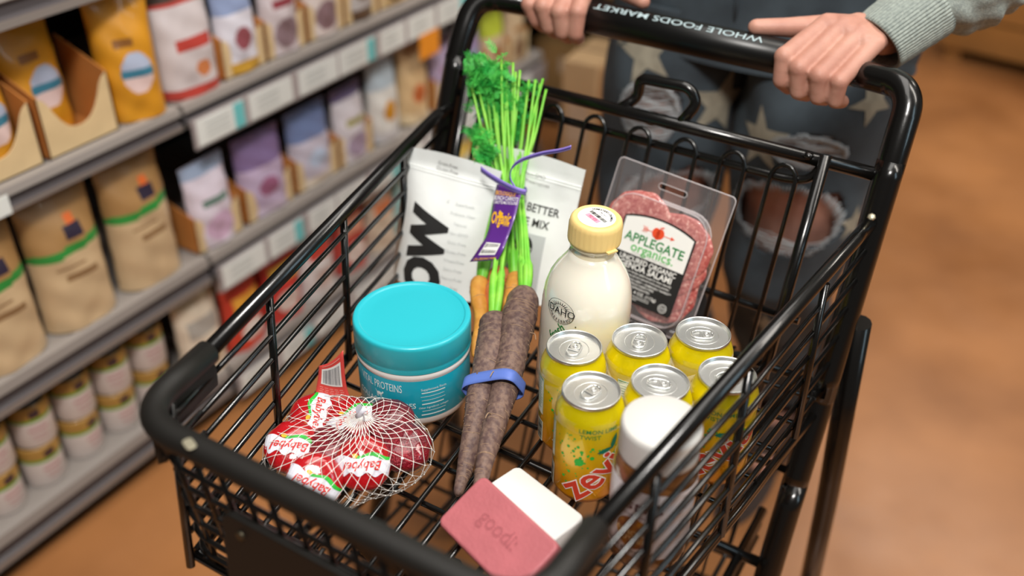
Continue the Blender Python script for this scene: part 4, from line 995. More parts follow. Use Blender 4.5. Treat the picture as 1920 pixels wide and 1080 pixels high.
# ------------------------------------------------------------------ the person pushing the cart
M['skin'] = mat('skin', 'c2907e', .5, col2='b4806f', vs=30, sss=.12, bump=.12, bs=500)
M['sweat'] = mat('grey_heather_knit', '9ba39c', .9, col2='878f8a', vs=260, bump=.5, bs=700)
M['denim'] = mat('dark_washed_denim', '434e56', .85, col2='343d44', vs=14, bump=.4, bs=700)
M['star'] = mat('faded_star_print', '9a9483', .85, var=.2, vs=60); M['thread'] = mat('frayed_white_thread', 'a9adb0', .9); M['lightden'] = mat('bleached_denim', '8fa0aa', .9, var=.3, vs=50)
per = thing('person', 'person in starred ripped jeans and grey sweatshirt gripping the cart handle with both hands', 'person', (-.44, 1.42, 0))
mb = MB()
def cap_(a, b_, ra, rb, n=18):
    a, b_ = Vector(a), Vector(b_); d = (b_-a); L = d.length; d.normalize(); s1 = d.orthogonal().normalized(); s2 = d.cross(s1)
    prof = [(ra*math.sin(R(t)), -ra*math.cos(R(t))) for t in (1, 25, 50, 75, 90)]+[(rb*math.sin(R(t)), L-rb*math.cos(R(t))) for t in (90, 105, 130, 155, 179)]
    b0 = len(mb.v); k = len(prof)
    for r_, h in prof:
        for j in range(n):
            t = 2*math.pi*j/n; mb.v.append(tuple(a+d*h+(s1*math.cos(t)+s2*math.sin(t))*r_))
    for i in range(k-1):
        for j in range(n): mb.f.append((b0+i*n+j, b0+i*n+(j+1) % n, b0+(i+1)*n+(j+1) % n, b0+(i+1)*n+j)); mb.mi.append(0); mb.sm.append(True)
    mb.f.append(tuple(b0+j for j in reversed(range(n)))); mb.mi.append(0); mb.sm.append(True)
    mb.f.append(tuple(b0+(k-1)*n+j for j in range(n))); mb.mi.append(0); mb.sm.append(True)
def chain(ps, rs):
    for i in range(len(ps)-1): cap_(ps[i], ps[i+1], rs[i], rs[i+1])
def hand(F, wrist, thumb, elbow):
    """F: four fingers, each MCP, PIP, DIP, tip; thumb: base, joint, tip"""
    w_ = Vector(wrist)
    for k, f_ in enumerate(F):
        r0 = (.0110, .0113, .0110, .0101)[k]
        chain([w_.lerp(Vector(f_[0]), .25), Vector(f_[0])], [.0150, r0*1.12])
        chain(f_, [r0*1.08, r0*.98, r0*.90, r0*.80]); cap_(f_[0], Vector(f_[0]).lerp(Vector(f_[1]), .55), r0*1.1, r0*.97)
        cap_(f_[1], Vector(f_[1])+Vector((0, 0, .0003)), r0*1.05, r0*1.05)       # knuckle
    for k in range(3): 
        a, b_ = Vector(F[k][0]), Vector(F[k+1][0]); m_ = (a+b_)/2-Vector((0, 0, .002)); cap_(w_.lerp(m_, .2), m_.lerp(w_, -.10), .0185, .0118); cap_(w_.lerp(a, .5), w_.lerp(b_, .5), .0165, .0165)
    chain([w_.lerp(Vector(thumb[0]), .2), thumb[0], thumb[1], thumb[2]], [.016, .0145, .0112, .0095])
    cap_(w_.lerp(Vector(F[0][0]), .55)-Vector((0, 0, .005)), Vector(thumb[0]), .013, .0125)
    chain([w_, w_.lerp(Vector(elbow), .3), elbow], [.0285, .031, .038])
# hand at the right of the picture
RW = (-.205, 1.180, 1.006); RE = (-.095, 1.325, 1.105)
FR = [[(-.264, 1.138, 1.0145), (-.291, 1.0835, .9875), (-.2885, 1.0800, .9610), (-.283, 1.096, .9480)],
      [(-.2455, 1.139, 1.0150), (-.2705, 1.0780, .9800), (-.2670, 1.0800, .9525), (-.262, 1.100, .9430)],
      [(-.2245, 1.136, 1.0110), (-.2470, 1.0770, .9765), (-.2445, 1.0805, .9510), (-.240, 1.100, .9430)],
      [(-.2055, 1.131, 1.0050), (-.2245, 1.0795, .9740), (-.2250, 1.0825, .9500), (-.221, 1.099, .9440)]]
hand(FR, RW, [(-.268, 1.158, 1.004), (-.310, 1.132, 1.0030), (-.339, 1.118, 1.0020)], RE)
# hand at the left of the picture
LW_ = (-.640, 1.185, 1.035); LE = (-.745, 1.37, 1.10)
FL = [[(-.567, 1.138, 1.018), (-.556, 1.0850, .9885), (-.5560, 1.0815, .9620), (-.560, 1.098, .9500)],
      [(-.589, 1.140, 1.018), (-.5785, 1.0800, .9860), (-.5740, 1.0810, .9600), (-.574, 1.099, .9480)],
      [(-.611, 1.138, 1.015), (-.603, 1.0800, .9880), (-.5950, 1.0830, .9620), (-.594, 1.101, .9500)],
      [(-.632, 1.132, 1.009), (-.625, 1.0830, .9860), (-.6150, 1.0850, .9660), (-.612, 1.100, .9540)]]
hand(FL, LW_, [(-.555, 1.160, 1.010), (-.515, 1.136, 1.0065), (-.486, 1.122, 1.0040)], LE)
SHR, SHL = (-.27, 1.50, 1.34), (-.61, 1.50, 1.34)
chain([RE, SHR], [.038, .048]); chain([LE, SHL], [.038, .048])
CX, CY = -.44, 1.50
for dx in (-.09, 0, .09):
    chain([(CX+dx*.9, CY-.02, .93), (CX+dx*.7, CY-.02, 1.08), (CX+dx*1.1, CY-.01, 1.30)], [.095, .080, .085])
chain([SHL, (CX, CY, 1.36), SHR], [.05, .07, .05]); chain([(CX, CY, 1.36), (CX, CY-.01, 1.44), (CX, CY-.02, 1.50)], [.07, .05, .05])
for s_ in (-1, 1):
    x = CX+s_*.115
    chain([(x*1.0, CY-.03, .90), (x, CY-.075, .66), (x, CY-.082, .545), (x, CY-.04, .46), (x, CY+.02, .34), (x, CY+.13, .10)], [.098, .088, .076, .068, .060, .040])
    cap_((x, CY-.118, .555), (x, CY-.112, .53), .036, .034)
    chain([(x, CY+.16, .05), (x+s_*.01, CY+.05, .045), (x+s_*.02, CY-.03, .032)], [.040, .036, .026])
# head
hc = Vector((CX, CY-.045, 1.60)); cap_(hc+Vector((0, .015, .02)), hc+Vector((0, -.01, -.06)), .083, .055); cap_(hc+Vector((0, -.075, -.02)), hc+Vector((0, -.082, -.035)), .012, .015)
cap_(hc+Vector((-.02, -.055, -.065)), hc+Vector((.02, -.055, -.065)), .02, .02)
for s_ in (-1, 1): cap_(hc+Vector((s_*.078, .01, -.01)), hc+Vector((s_*.080, .008, -.035)), .013, .010)
def pb(mb_, name, m, parent=None):
    o = mb_.build(name, m, None); o.parent = parent or per
    if parent is None: o.matrix_parent_inverse = Matrix.Translation((.44, -1.42, 0))
    return o
bd = pb(mb, 'body', M['skin'])
rm = bd.modifiers.new('skin', 'REMESH'); rm.mode = 'VOXEL'; rm.voxel_size = .0023; rm.use_smooth_shade = True
sm_ = bd.modifiers.new('smooth', 'SMOOTH'); sm_.factor = .5; sm_.iterations = 2
# face details and hair
for s_ in (-1, 1):
    mb = MB(); mb.lathe([(.0, -.009)]+[(.009*math.sin(R(a)), -.009*math.cos(R(a))) for a in range(20, 180, 20)]+[(0, .009)], 14, M=Matrix.Translation(hc+Vector((s_*.03, -.072, .005)))); pb(mb, 'eye', M['white'])
mb = MB(); mb.tube([hc+Vector((-.02, -.083, -.062)), hc+Vector((0, -.088, -.060)), hc+Vector((.02, -.083, -.062))], [.002, .005, .002], 8); pb(mb, 'mouth', mat('lips', '9a4f4a', .5))
mb = MB(); mb.grid(lambda u, v: hc+Vector((.097*math.cos(2*math.pi*u)*math.sin(math.pi*.52*v), .018+.098*math.sin(2*math.pi*u)*math.sin(math.pi*.52*v)*(1 if math.sin(2*math.pi*u) > 0 else .75), .02+.098*math.cos(math.pi*.52*v)-(.16*max(0, v-.75)/.25 if math.sin(2*math.pi*u) > -.35 else 0))), 40, 20, closed_u=True); pb(mb, 'hair', mat('brown_hair', '3b2417', .6))
# trainers
for s_ in (-1, 1):
    x = CX+s_*.115; mb = MB()
    mb.grid(lambda u, v: Vector((x+s_*.012+(.050-.006*v**2)*math.cos(2*math.pi*u), CY+.065+.142*math.sin(2*math.pi*u)*(1-.30*v)+.03*v, .0+.11*v)), 32, 8, closed_u=True); mb.grid(lambda u, v: Vector((x+s_*.012+.046*v*math.cos(2*math.pi*u), CY-.065+.135*v*math.sin(2*math.pi*u), .001)), 32, 2, closed_u=True)
    pb(mb, 'shoe', mat('dark_shoe', '3a2c26', .7))
# jeans
def legc(s_, z):
    x = CX+s_*.115
    y = CY-.03-(.055 if z < .62 else .055*max(0, (.90-z)/.28))
    if z < .5: y = CY-.085+.215*(.5-z)/.4
    r_ = .118 if z > .84 else (.094+.024*(z-.55)/.29 if z > .55 else .094-.018*(.55-z)/.4)
    return x, y, r_
def LEG(s_, off=0):
    def fn(u, v):
        z = .12+.80*v; x, y, r_ = legc(s_, z); a = 2*math.pi*u
        wr = .0035*math.sin(34*z+2*math.sin(a*2)+s_)+.003*math.sin(a*5+z*22)
        return Vector((x+(r_+wr+off)*math.cos(a)*1.02, y+(r_*1.02+wr+off)*math.sin(a), z))
    return fn
def find(s_, px, py):
    best = None; f_ = LEG(s_)
    for i in range(80):
        u = .5+.5*i/80
        for j in range(80):
            v = j/80; P_ = f_(u, v)-CAM; d = P_.dot(fw); e = (960+FPX*P_.dot(rt)/d-px)**2+(540+FPX*P_.dot(dn)/d-py)**2
            if best is None or e < best[0]: best = (e, u, v)
    return best[1], best[2]
RIPS = {-1: [(find(-1, 1215, 215), .065, .062), (find(-1, 1262, 375), .125, .066)], 1: [(find(1, 1515, 290), .075, .030), (find(1, 1470, 415), .135, .068)]}
jl_ = {}
for s_ in (-1, 1):
    rip = RIPS[s_]
    def skip(u, v, rip=rip):
        return any(((u-c_[0])/a)**2+((v-c_[1])/b_)**2 < 1+.22*math.sin(31*u+17*v)+.12*math.sin(80*u) for c_, a, b_ in rip)
    mb = MB(); mb.grid(LEG(s_), 120, 150, closed_u=True, skip=skip); jl_[s_] = pb(mb, 'jeans_leg', M['denim'])
    so = jl_[s_].modifiers.new('thickness', 'SOLIDIFY'); so.thickness = .0018; so.offset = -1
    mb = MB(); q = random.Random(s_+5)
    for ri, (c_, a, b_) in enumerate(rip):
        nth = (26 if ri == 0 else 5); f_ = LEG(s_, -.0015)
        for i in range(nth):
            v = c_[1]+b_*((-1+2*(i+q.random()*.6)/nth) if ri == 0 else (-.97+.10*i)); w_ = a*math.sqrt(max(.05, 1-((v-c_[1])/b_)**2))*1.08
            mb.tube([f_(c_[0]+w_*(-1+2*k/10), v+.003*math.sin(k*.9+i)+.004*q.random()) for k in range(11)], q.choice((.0009, .0014, .0022)), 4)
        for i in range(110):      # frayed rim
            t = 2*math.pi*i/110; k_ = 1.0+.10*q.random(); u0, v0 = c_[0]+a*math.cos(t)*k_, c_[1]+b_*math.sin(t)*k_; f2 = LEG(s_, .0008)
            mb.tube([f2(u0, v0), f2(u0-a*math.cos(t)*.14, v0-b_*math.sin(t)*.16-.004)], .0011, 3)
    pb(mb, 'frayed_threads', M['thread'], jl_[s_])
mb = MB(); mb.grid(lambda u, v: Vector((CX+(.238-.046*v)*math.cos(2*math.pi*u), CY-.03+(.128-.02*v)*math.sin(2*math.pi*u)*(1 if math.sin(2*math.pi*u) > 0 else 1.04), .855+.185*v)), 60, 12, closed_u=True); pb(mb, 'jeans_hip', M['denim'])
mb = MB(); mb.tube([Vector((CX, CY-.163, 1.03)), Vector((CX, CY-.157, .95)), Vector((CX, CY-.150, .90))], .003, 6); pb(mb, 'fly_seam', M['denim'])
for s_, px, py, sz, rot in ((1, 1427, 262, .050, 10), (-1, 1350, 190, .056, -6), (-1, 1215, 95, .050, 20), (1, 1500, 60, .036, 5), (1, 1640, 190, .036, 30), (1, 1600, 420, .030, 0), (-1, 1175, 60, .03, 0), (1, 1440, 610, .03, 15), (-1, 1345, 60, .04, 12)):
    u0, v0 = find(s_, px, py); p = Print()
    pts = [(sz*(1 if k % 2 == 0 else .42)*math.cos(R(90+36*k+rot)), sz*(1 if k % 2 == 0 else .42)*math.sin(R(90+36*k+rot))) for k in range(10)]
    p.poly(pts); f_ = LEG(s_, .0012); r_ = legc(s_, .12+.8*v0)[2]
    p.build('star_patch', M['star'], None, lambda x, y: f_(u0+x/(2*math.pi*r_), v0+y/.80), step=.012)
    o = bpy.context.scene.collection.objects[-1]
    o = [k for k in bpy.data.objects if k.name.startswith('star_patch') and k.parent is None][0]; o.parent = jl_[s_]
# sweatshirt
mb = MB(); mb.grid(lambda u, v: Vector((CX+(.205+.012*math.sin(3*v))*math.cos(2*math.pi*u)*(1-.62*max(0, v-.82)**1.5/.0764), CY-.02+.150*math.sin(2*math.pi*u)*(1-.42*max(0, v-.75)/.25), 1.03+.41*v)), 48, 24, closed_u=True); pb(mb, 'sweatshirt', M['sweat'])
def sleeve(w_, e_, s3, name):
    w_, e_, s3 = Vector(w_), Vector(e_), Vector(s3); d = (e_-w_).normalized()
    c0 = w_-d*.014
    mb = MB(); pts = [c0+d*.074*i/10 for i in range(11)]; rr = [.0365+.005*i/10+.0006*math.sin(i*3) for i in range(11)]
    side_ = d.cross(Vector((0, 0, 1))).normalized(); upn = side_.cross(d)
    def tubef(pts, rr, fold):
        def fn(u, v):
            k = v*(len(pts)-1); i = min(int(k), len(pts)-2); c_ = pts[i].lerp(pts[i+1], k-i); r_ = rr[i]+(rr[i+1]-rr[i])*(k-i); a = 2*math.pi*u
            return c_+(side_*math.cos(a)+upn*math.sin(a)*.86)*(r_+fold(u, v))
        return fn
    mb.grid(tubef(pts, rr, lambda u, v: .0004*math.cos(2*math.pi*u*60)), 240, 14, closed_u=True); c = pb(mb, name+'_cuff' if False else 'cuff', M['sweat'])
    so = c.modifiers.new('thickness', 'SOLIDIFY'); so.thickness = .003; so.offset = -1
    mb = MB(); p1 = c0+d*.070; path = [p1]+[p1.lerp(e_+Vector((0, .02, 0)), t/10) for t in range(1, 11)]
    rr = [.040, .050, .062, .068, .068, .066, .066, .068, .070, .070, .072]+[]
    mb.grid(tubef(path, rr, lambda u, v: .0026*math.sin(v*34+3.5*math.sin(2*math.pi*u))+.010*noise.noise(Vector((2.2*math.cos(2*math.pi*u), 2.2*math.sin(2*math.pi*u), v*7)))*min(1, v*8)), 60, 90, closed_u=True); up_ = [e_+(e_-s3).normalized()*.02]+[e_.lerp(s3+(s3-e_)*.06, t/14) for t in range(15)]; mb.tube(up_, [.05]+[.072+.0012*t+.004*math.sin(t*1.7) for t in range(14)]+[.06], 40); sl_ = pb(mb, 'sleeve', M['sweat'])
    mb = MB(); f_ = tubef(path, [r_+.0012 for r_ in rr], lambda u, v: .0); mb.tube([f_(i/30, .004) for i in range(30)], .0016, 5, closed=True); pb(mb, 'cuff_seam', mat('seam_thread', '5f625c', .8), c)
sleeve((-.203, 1.170, 1.002), RE, SHR, 'r'); sleeve(LW_, LE, SHL, 'l')

# ------------------------------------------------------------------ shelving
M.update(shelfm=mat('grey_enamel_shelf', '8f8883', .45, spec=.4), groove=mat('dark_groove', '4f4a4c', .5), dark=mat('dark_back_panel', '1c1612', .8), kick=mat('black_kick_plate', '17110e', .5),
 strip=mat('ticket_channel', 'a39b9c', .35, coat=.3), ticket=mat('white_ticket', 'dfe3e0', .5), teal_t=mat('teal_ticket', '6cc3c6', .5), orange_t=mat('orange_flag', 'e8932a', .5), inkf=mat('faint_print', 'b4b8b6', .6))
SX = -1.30
def shelf_unit(name_label, y0, y1, tickets):
    t = thing('shelf_unit', name_label, 'shelf', (SX-.2, (y0+y1)/2, 0)); inv = Matrix.Translation((-(SX-.2), -(y0+y1)/2, 0))
    def b(mb, name, m, parent=None):
        o = mb.build(name, m, None); o.parent = parent or t
        if parent is None: o.matrix_parent_inverse = inv
        return o
    mb = MB(); mb.box((SX-.46, y0, 0), (SX-.42, y1, 1.75)); b(mb, 'back_panel', M['dark'])
    mb = MB(); mb.box((SX-.42, y0, 0), (SX-.035, y1, .055)); b(mb, 'kick_plate', M['kick'])
    for z, lo in ((.118, .052), (.385, .327), (.688, .646), (.962, .905)):
        mb = MB(); mb.box((SX-.42, y0+.001, z-.02), (SX-.004, y1-.001, z)); sb = b(mb, 'shelf_board', M['shelfm'])
        mb = MB(); h = z-lo
        prof = [(SX-.004, lo), (SX+.004, lo+.002), (SX+.006, lo+h*.28), (SX-.002, lo+h*.34), (SX-.002, lo+h*.62), (SX+.005, lo+h*.70), (SX+.002, z), (SX-.010, z+.003)]
        vs = [Vector((x, y, zz)) for y in (y0+.002, y1-.002) for x, zz in prof]; n = len(prof)
        mb.add(vs, [(i, i+1, n+i+1, n+i) for i in range(n-1)]); 
        for k in range(n-1): mb.mi[k] = 1 if k in (2, 3) else 0
        mb.build('front_rail', [M['shelfm'], M['groove']], None); o = [k for k in bpy.data.objects if k.name.startswith('front_rail') and k.parent is None][0]; o.parent = sb
        if tickets and z < .9:
            zc = z-.052; mb = MB(); mb.box((SX+.012, y0+.004, zc-.028), (SX+.016, y1-.004, zc+.028)); st_ = b(mb, 'ticket_channel', M['strip'], sb)
            y = y0+.012; k = 0; q = random.Random(int(z*100))
            while y < y1-.10:
                L = q.choice((.085, .10, .115)); mb = MB(); mb.box((SX+.016, y, zc-.024), (SX+.0175, y+L, zc+.024)); tk = mb.build('price_ticket', M['ticket'], None); tk.parent = t; tk.matrix_parent_inverse = inv
                if k % 3 == (0 if z > .5 else 1): mb = MB(); mb.box((SX+.0175, y+L-.026, zc-.0235), (SX+.018, y+L-.001, zc+.0235)); tt = mb.build('ticket_end', M['teal_t'], None); tt.parent = tk
                p = Print()
                for r_ in range(3): p.rect(y+L*.42, zc+.012-.011*r_, L*.5, .0025)
                o = p.build('ticket_print', M['inkf'], tk, lambda a, b_: Vector((SX+.0184, a, b_)))
                y += L+q.choice((.008, .014, .02)); k += 1
        elif z < .9 and z > .5:
            mb = MB(); mb.box((SX+.006, .60, z-.038), (SX+.008, .72, z-.008)); tk = mb.build('price_ticket', M['ticket'], None); tk.parent = sb
    if tickets:
        mb = MB(); mb.box((SX+.018, 1.735, .555), (SX+.0195, 1.81, .612)); b(mb, 'orange_flag', M['orange_t'])
    return t
shelf_unit('grey shelving bay nearest the camera, holding flour bags and tins', -.35, 1.062, False)
shelf_unit('grey shelving bay with rows of white price tickets, beyond the flour bags', 1.066, 2.33, True)

# goods on the shelves
C_ = {}
def cm(h, rough=.45, coat=.3):
    if h not in C_: C_[h] = mat('wrap_'+h, h, rough, coat=coat, var=.10, vs=20)
    return C_[h]
def pack(name, label, cat, y, z, w_, h, d, zone, cols, group, depth=0, lean=0, twist=0, top=.35, parts=True):
    t = thing(name, label, cat, (SX-.006-d/2-depth, y, z+.001), group)
    t.rotation_euler = (R(-lean), 0, R(90+twist))
    def th(u, v): return d/2*(max(0, 1-abs(2*u-1)**3)**.6)*(1 if v < top else max(.04, 1-((v-top)/(1-top))**1.8))+.001
    nz = random.Random(int(y*977+z*31))
    ph = nz.uniform(0, 9)
    def F(u, v, s_=-1): 
        x = (u-.5)*w_*(1-.04*math.sin(math.pi*v)); return Vector((x, s_*th(u, v)+(.0009*math.sin(23*v+9*u+ph)+.0016*noise.noise(Vector((u*4+ph, v*5, y)))*4*min(u, 1-u))*s_, v*h))
    mb = MB(); mb.grid(lambda u, v: F(u, v), 40, 60, mi=zone); mb.build('front_panel', [cm(c) for c in cols], t)
    mb = MB(); mb.grid(lambda u, v: F(1-u, v, 1), 8, 10); mb.grid(lambda u, v: F(u, 0)*(1-v)+F(u, 0, 1)*v, 8, 1); mb.build('back_panel', cm(cols[0]), t)
    return t, F
def tray(label, y, z, w_, d=.11, hf=.062, hb=.14):
    t = thing('display_tray', label, 'tray', (SX-.012, y, z+.001), 'cardboard display trays on the shelves'); t.rotation_euler = (0, 0, R(90))
    m1, m2 = cm('d8bd90', .7, 0), cm('c07c3c', .7, 0)
    hw = w_/2-.001
    top = [(-hw, hb*.72), (-hw+.012, hb*.66)]+[(-hw+.018+(2*hw-.036)*i/12, hf*.55+(hb*.60-hf*.55)*abs(2*i/12-1)**2.4) for i in range(13)]+[(hw-.012, hb*.66), (hw, hb*.72)]
    mb = MB(); n = len(top); mb.add([Vector((x, 0, 0)) for x, _ in top]+[Vector((x, 0, zz)) for x, zz in top]+[Vector((x, .002, 0)) for x, _ in top]+[Vector((x, .002, zz)) for x, zz in top],
        [(i, i+1, n+i+1, n+i) for i in range(n-1)]+[(2*n+i+1, 2*n+i, 3*n+i, 3*n+i+1) for i in range(n-1)]+[(n+i, n+i+1, 3*n+i+1, 3*n+i) for i in range(n-1)])
    mb.build('tray_front', m1, t)
    for s_ in (-1, 1):
        mb = MB(); x0, x1 = sorted((s_*hw, s_*(hw-.0025))); mb.add([Vector(q_) for q_ in ((x0, 0, 0), (x1, 0, 0), (x1, d, 0), (x0, d, 0), (x0, 0, hb*.72), (x1, 0, hb*.72), (x1, d, hb), (x0, d, hb))], [(0,3,2,1),(4,5,6,7),(0,1,5,4),(1,2,6,5),(2,3,7,6),(3,0,4,7)]); mb.build('tray_side', m2, t)
    mb = MB(); mb.box((-hw, 0, 0), (hw, d, .002)); mb.build('tray_floor', m2, t)
    return t
def lab_el(cx_, cy_, a, b_): return lambda u, v: ((u-cx_)/a)**2+((v-cy_)/b_)**2 < 1
ORD = ['first', 'second', 'third', 'fourth', 'fifth', 'sixth', 'seventh', 'eighth', 'ninth', 'tenth']
# flour bags, middle shelf
def z_flour(u, v):
    vv_ = v-.05*(u-.5)
    if .60 < vv_ < .665: return 2
    if vv_ >= .665: return 3 if (.46 < u < .70 and .70 < v < .80) else (4 if (.52 < u < .66 and .80 <= v < .86) else 1)
    if .30 < u < .74 and .40 < v < .445: return 5
    if .2 < u < .6 and .50 < v < .512: return 5
    return 0
for i, yc in enumerate((.405, .535, .672, .812, .963)):
    o, F = pack('flour_bag', f'kraft flour bag with green band, {ORD[i]} from near end, middle shelf', 'flour bag', yc, .388, .132, .232, .080, z_flour, ('cdb28c', 'a07a4c', '2e8a3c', '2c2436', 'd86a30', '8f6f4c'), 'flour bags on the middle shelf', twist=(3, -2, 2, -3, 1)[i], top=.55)
# yellow bags, trays and mixes on the upper shelf
def z_yel(u, v):
    if lab_el(.60, .40, .27, .17)(u, v): return 1 if v > .43 else (2 if v > .37 else 3)
    if .30 < u < .62 and .62 < v < .68: return 4
    return 0
yc_ = ('cf8f22', 'a9b2c8', '3a7a92', 'e3c8c4', '8a5a2a')
for i, (yc, dz, ln, tw, dep) in enumerate(((.60, 0, 0, 0, 0), (.735, .004, 0, 8, .01), (.868, .004, 2, 0, .06), (1.005, 0, 0, -26, 0))):
    pack('yellow_flour_bag', ('bright yellow bag at the near end of the upper shelf', 'bright yellow bag with blue oval, in the first cardboard tray', 'yellow bag set back in shadow behind its cardboard tray', 'bright yellow bag turned sideways, right of the cardboard trays')[i], 'flour bag', yc, .690+dz, .112 if i != 3 else .10, .200, .066, z_yel, yc_, 'yellow flour bags on the upper shelf', lean=ln, twist=tw, depth=dep)
for i, yc in enumerate((.60, .737, .880)): tray(f'cardboard tray with scooped front holding a yellow bag, {ORD[i]} from near end', yc, .690, .134)
def z_red(u, v):
    if v > .80: return 1
    if v > .76 or v < .08: return 2
    if .22 < u < .85 and .40 < v < .50: return 2
    if lab_el(.62, .22, .14, .07)(u, v): return 3
    return 0
pack('baking_mix_bag', 'white and red baking mix bag between yellow bag and cardboard trays, upper shelf', 'bag', 1.125, .690, .122, .205, .07, z_red, ('cfc5c6', '4e3a30', 'b8433a', 'c77a4a'), 'mixes on the upper shelf', twist=-4)
def z_blue(u, v):
    if v > .62: return 1
    if lab_el(.48, .35, .22, .12)(u, v): return 2
    if v < .12: return 3
    return 0
def z_mauve(u, v):
    if v > .85: return 1
    if .2 < u < .8 and .50 < v < .58: return 2
    if lab_el(.5, .22, .34, .17)(u, v): return 3
    return 0
UP = [(1.240, z_blue, ('d9d7e2', '8d9cc0', '94505a', 'c79a3a'), 'pale blue pouch with red centre'), (1.352, z_mauve, ('cfc4c8', '6a5a5e', '8c3a44', '8e7880'), 'pale mauve pouch with dark red lettering'),
      (1.468, z_mauve, ('d8ccc8', '5a4a4a', 'b4603c', '8a7076'), 'pale pouch with rust coloured lettering'), (1.580, z_blue, ('b8b4b4', '3a302c', '6b5240', '5a4636'), 'dark topped grey pouch'), (1.692, z_mauve, ('b69a6e', '3c2c22', '3e2e24', '2e2420'), 'brown pouch nearly hidden'),
      (1.804, z_blue, ('8e7a70', '6e9a98', '5c4a42', '7a6250'), 'grey green topped pouch'), (1.916, z_mauve, ('cdb290', '6a4a3a', 'a05c3c', '8a6a5a'), 'tan pouch with brown disc'), (2.03, z_blue, ('c4b8c0', '7a6a8a', '8a4a50', 'b08a4a'), 'lilac topped pouch'), (2.145, z_mauve, ('c8b49a', '5c4838', '9a5c44', '7a5c50'), 'beige pouch with dark top'), (2.25, z_blue, ('b0a090', '54606c', '8a5a40', '8a7048'), 'slate topped pouch')]
for i, (yc, zf, cols, ds) in enumerate(UP):
    pack('baking_mix_pouch', f'{ds}, upper shelf beyond the yellow bags', 'pouch', yc, .694, .094, .175, .055, zf, cols, 'mixes on the upper shelf')
    tray(f'low cardboard tray around the {ds}, upper shelf', yc, .690, .109, .10, .050, .105)
# middle shelf beyond the flour
MID = [(1.115, .115, z_mauve, ('dcd2e0', '9fb0cc', '5c7f72', 'c9a9c4'), 'white pouch with misty blue top and green lettering'), (1.255, .13, z_blue, ('bcaac6', '7f6a94', '9a6080', 'c2b4c8'), 'shiny lilac pouch'),
       (1.400, .13, z_blue, ('c2bccb', '6d7da6', 'b8c8e0', 'd0c4b4'), 'blue and silver pouch lying back'), (1.530, .115, z_mauve, ('d4cfd6', '6b5f84', '9a9450', 'a898b0'), 'purple topped pouch with olive lettering'),
       (1.650, .105, z_blue, ('dcdcd8', 'b4c4d0', 'd2942c', 'c8c8cc'), 'tall white bag with orange patch'), (1.765, .105, z_blue, ('d2b488', 'c4a880', 'c46a3a', 'd8c4a0'), 'tan bag with reddish patch'),
       (1.885, .105, z_mauve, ('a898b4', '4c3a44', '8a5a7a', '84708f'), 'violet pouch in a scooped tray'), (2.00, .105, z_mauve, ('9484a6', '74669a', '7aa0a8', '6e5c80'), 'deep violet pouch with pale patch'), (2.115, .105, z_blue, ('c8b090', 'b0bc3a', 'a06a40', 'b09a70'), 'lime topped tan pouch'), (2.225, .10, z_mauve, ('c0a888', '6a543c', 'a07444', '8a6c50'), 'brown topped tan pouch')]
for i, (yc, w_, zf, cols, ds) in enumerate(MID):
    tall = i in (4, 5)
    pack('flour_pouch', f'{ds}, middle shelf beyond the kraft flour bags', 'pouch', yc, .391, w_*.93, .20 if tall else .165, .06, zf, cols, 'pouches on the middle shelf', lean=0, twist=(2, -3, 0, 4, 0, -4, 3, 0, -2, 2)[i])
    if not tall: tray(f'cardboard tray under the {ds}, middle shelf', yc, .387, w_*1.02, .10, .050, .105)
# tins on the bottom shelf, two high
tin = thing('powder_tin', '', 'tin', (0, 0, 0), 'tins stacked on the bottom shelf')
mb = MB(); TR = .0365
mb.lathe([(0, .001), (TR-.001, .0), (TR, .002), (TR, .054), (TR, .060), (TR, .082), (TR-.0015, .085), (0, .085)], 40, mis=[3, 3, 0, 1, 2, 2, 2]); mb.build('tin_body', [cm('d9cfca'), cm('5fa02c'), cm('a8803f'), cm('d9cfca')], tin)
p = Print(); p.rect(0, .070, .018, .014); p.rect(.004, .0775, .008, .004); p.build('tin_logo', cm('3a2a34'), tin, cyl(TR, 0, .0005), step=.006)
p = Print(); p.rect(0, .038, .034, .006); p.rect(0, .026, .028, .003); p.rect(0, .018, .022, .002); p.rect(0, .047, .026, .002); p.build('tin_print', cm('c49a9c'), tin, cyl(TR, 0, .0005), step=.006)
mb = MB(); mb.lathe([(TR-.003, .0845), (TR-.003, .0865), (0, .0865)], 40); mb.build('tin_lid', cm('2b2a2c'), tin)
first = True
for i, yc in enumerate((.425, .508, .591, .674, .757, .840, .923)):
    for k in range(2):
        t = tin if first else copy_tree(tin); first = False
        t.location = (SX-.022-TR, yc+(.004 if k else 0), .1195+k*.0872); t.rotation_euler = (0, 0, R((3, -8, 5, -3, 9, -6, 2)[i]+(-12 if k else 0)))
        t['label'] = f'white and gold tin, {"upper" if k else "lower"} in the {ORD[i]} stack from near end, bottom shelf'
def z_rp(u, v):
    if v > .86: return 1
    if .15 < u < .85 and .52 < v < .72: return 2
    if lab_el(.5, .25, .3, .14)(u, v): return 3
    return 0
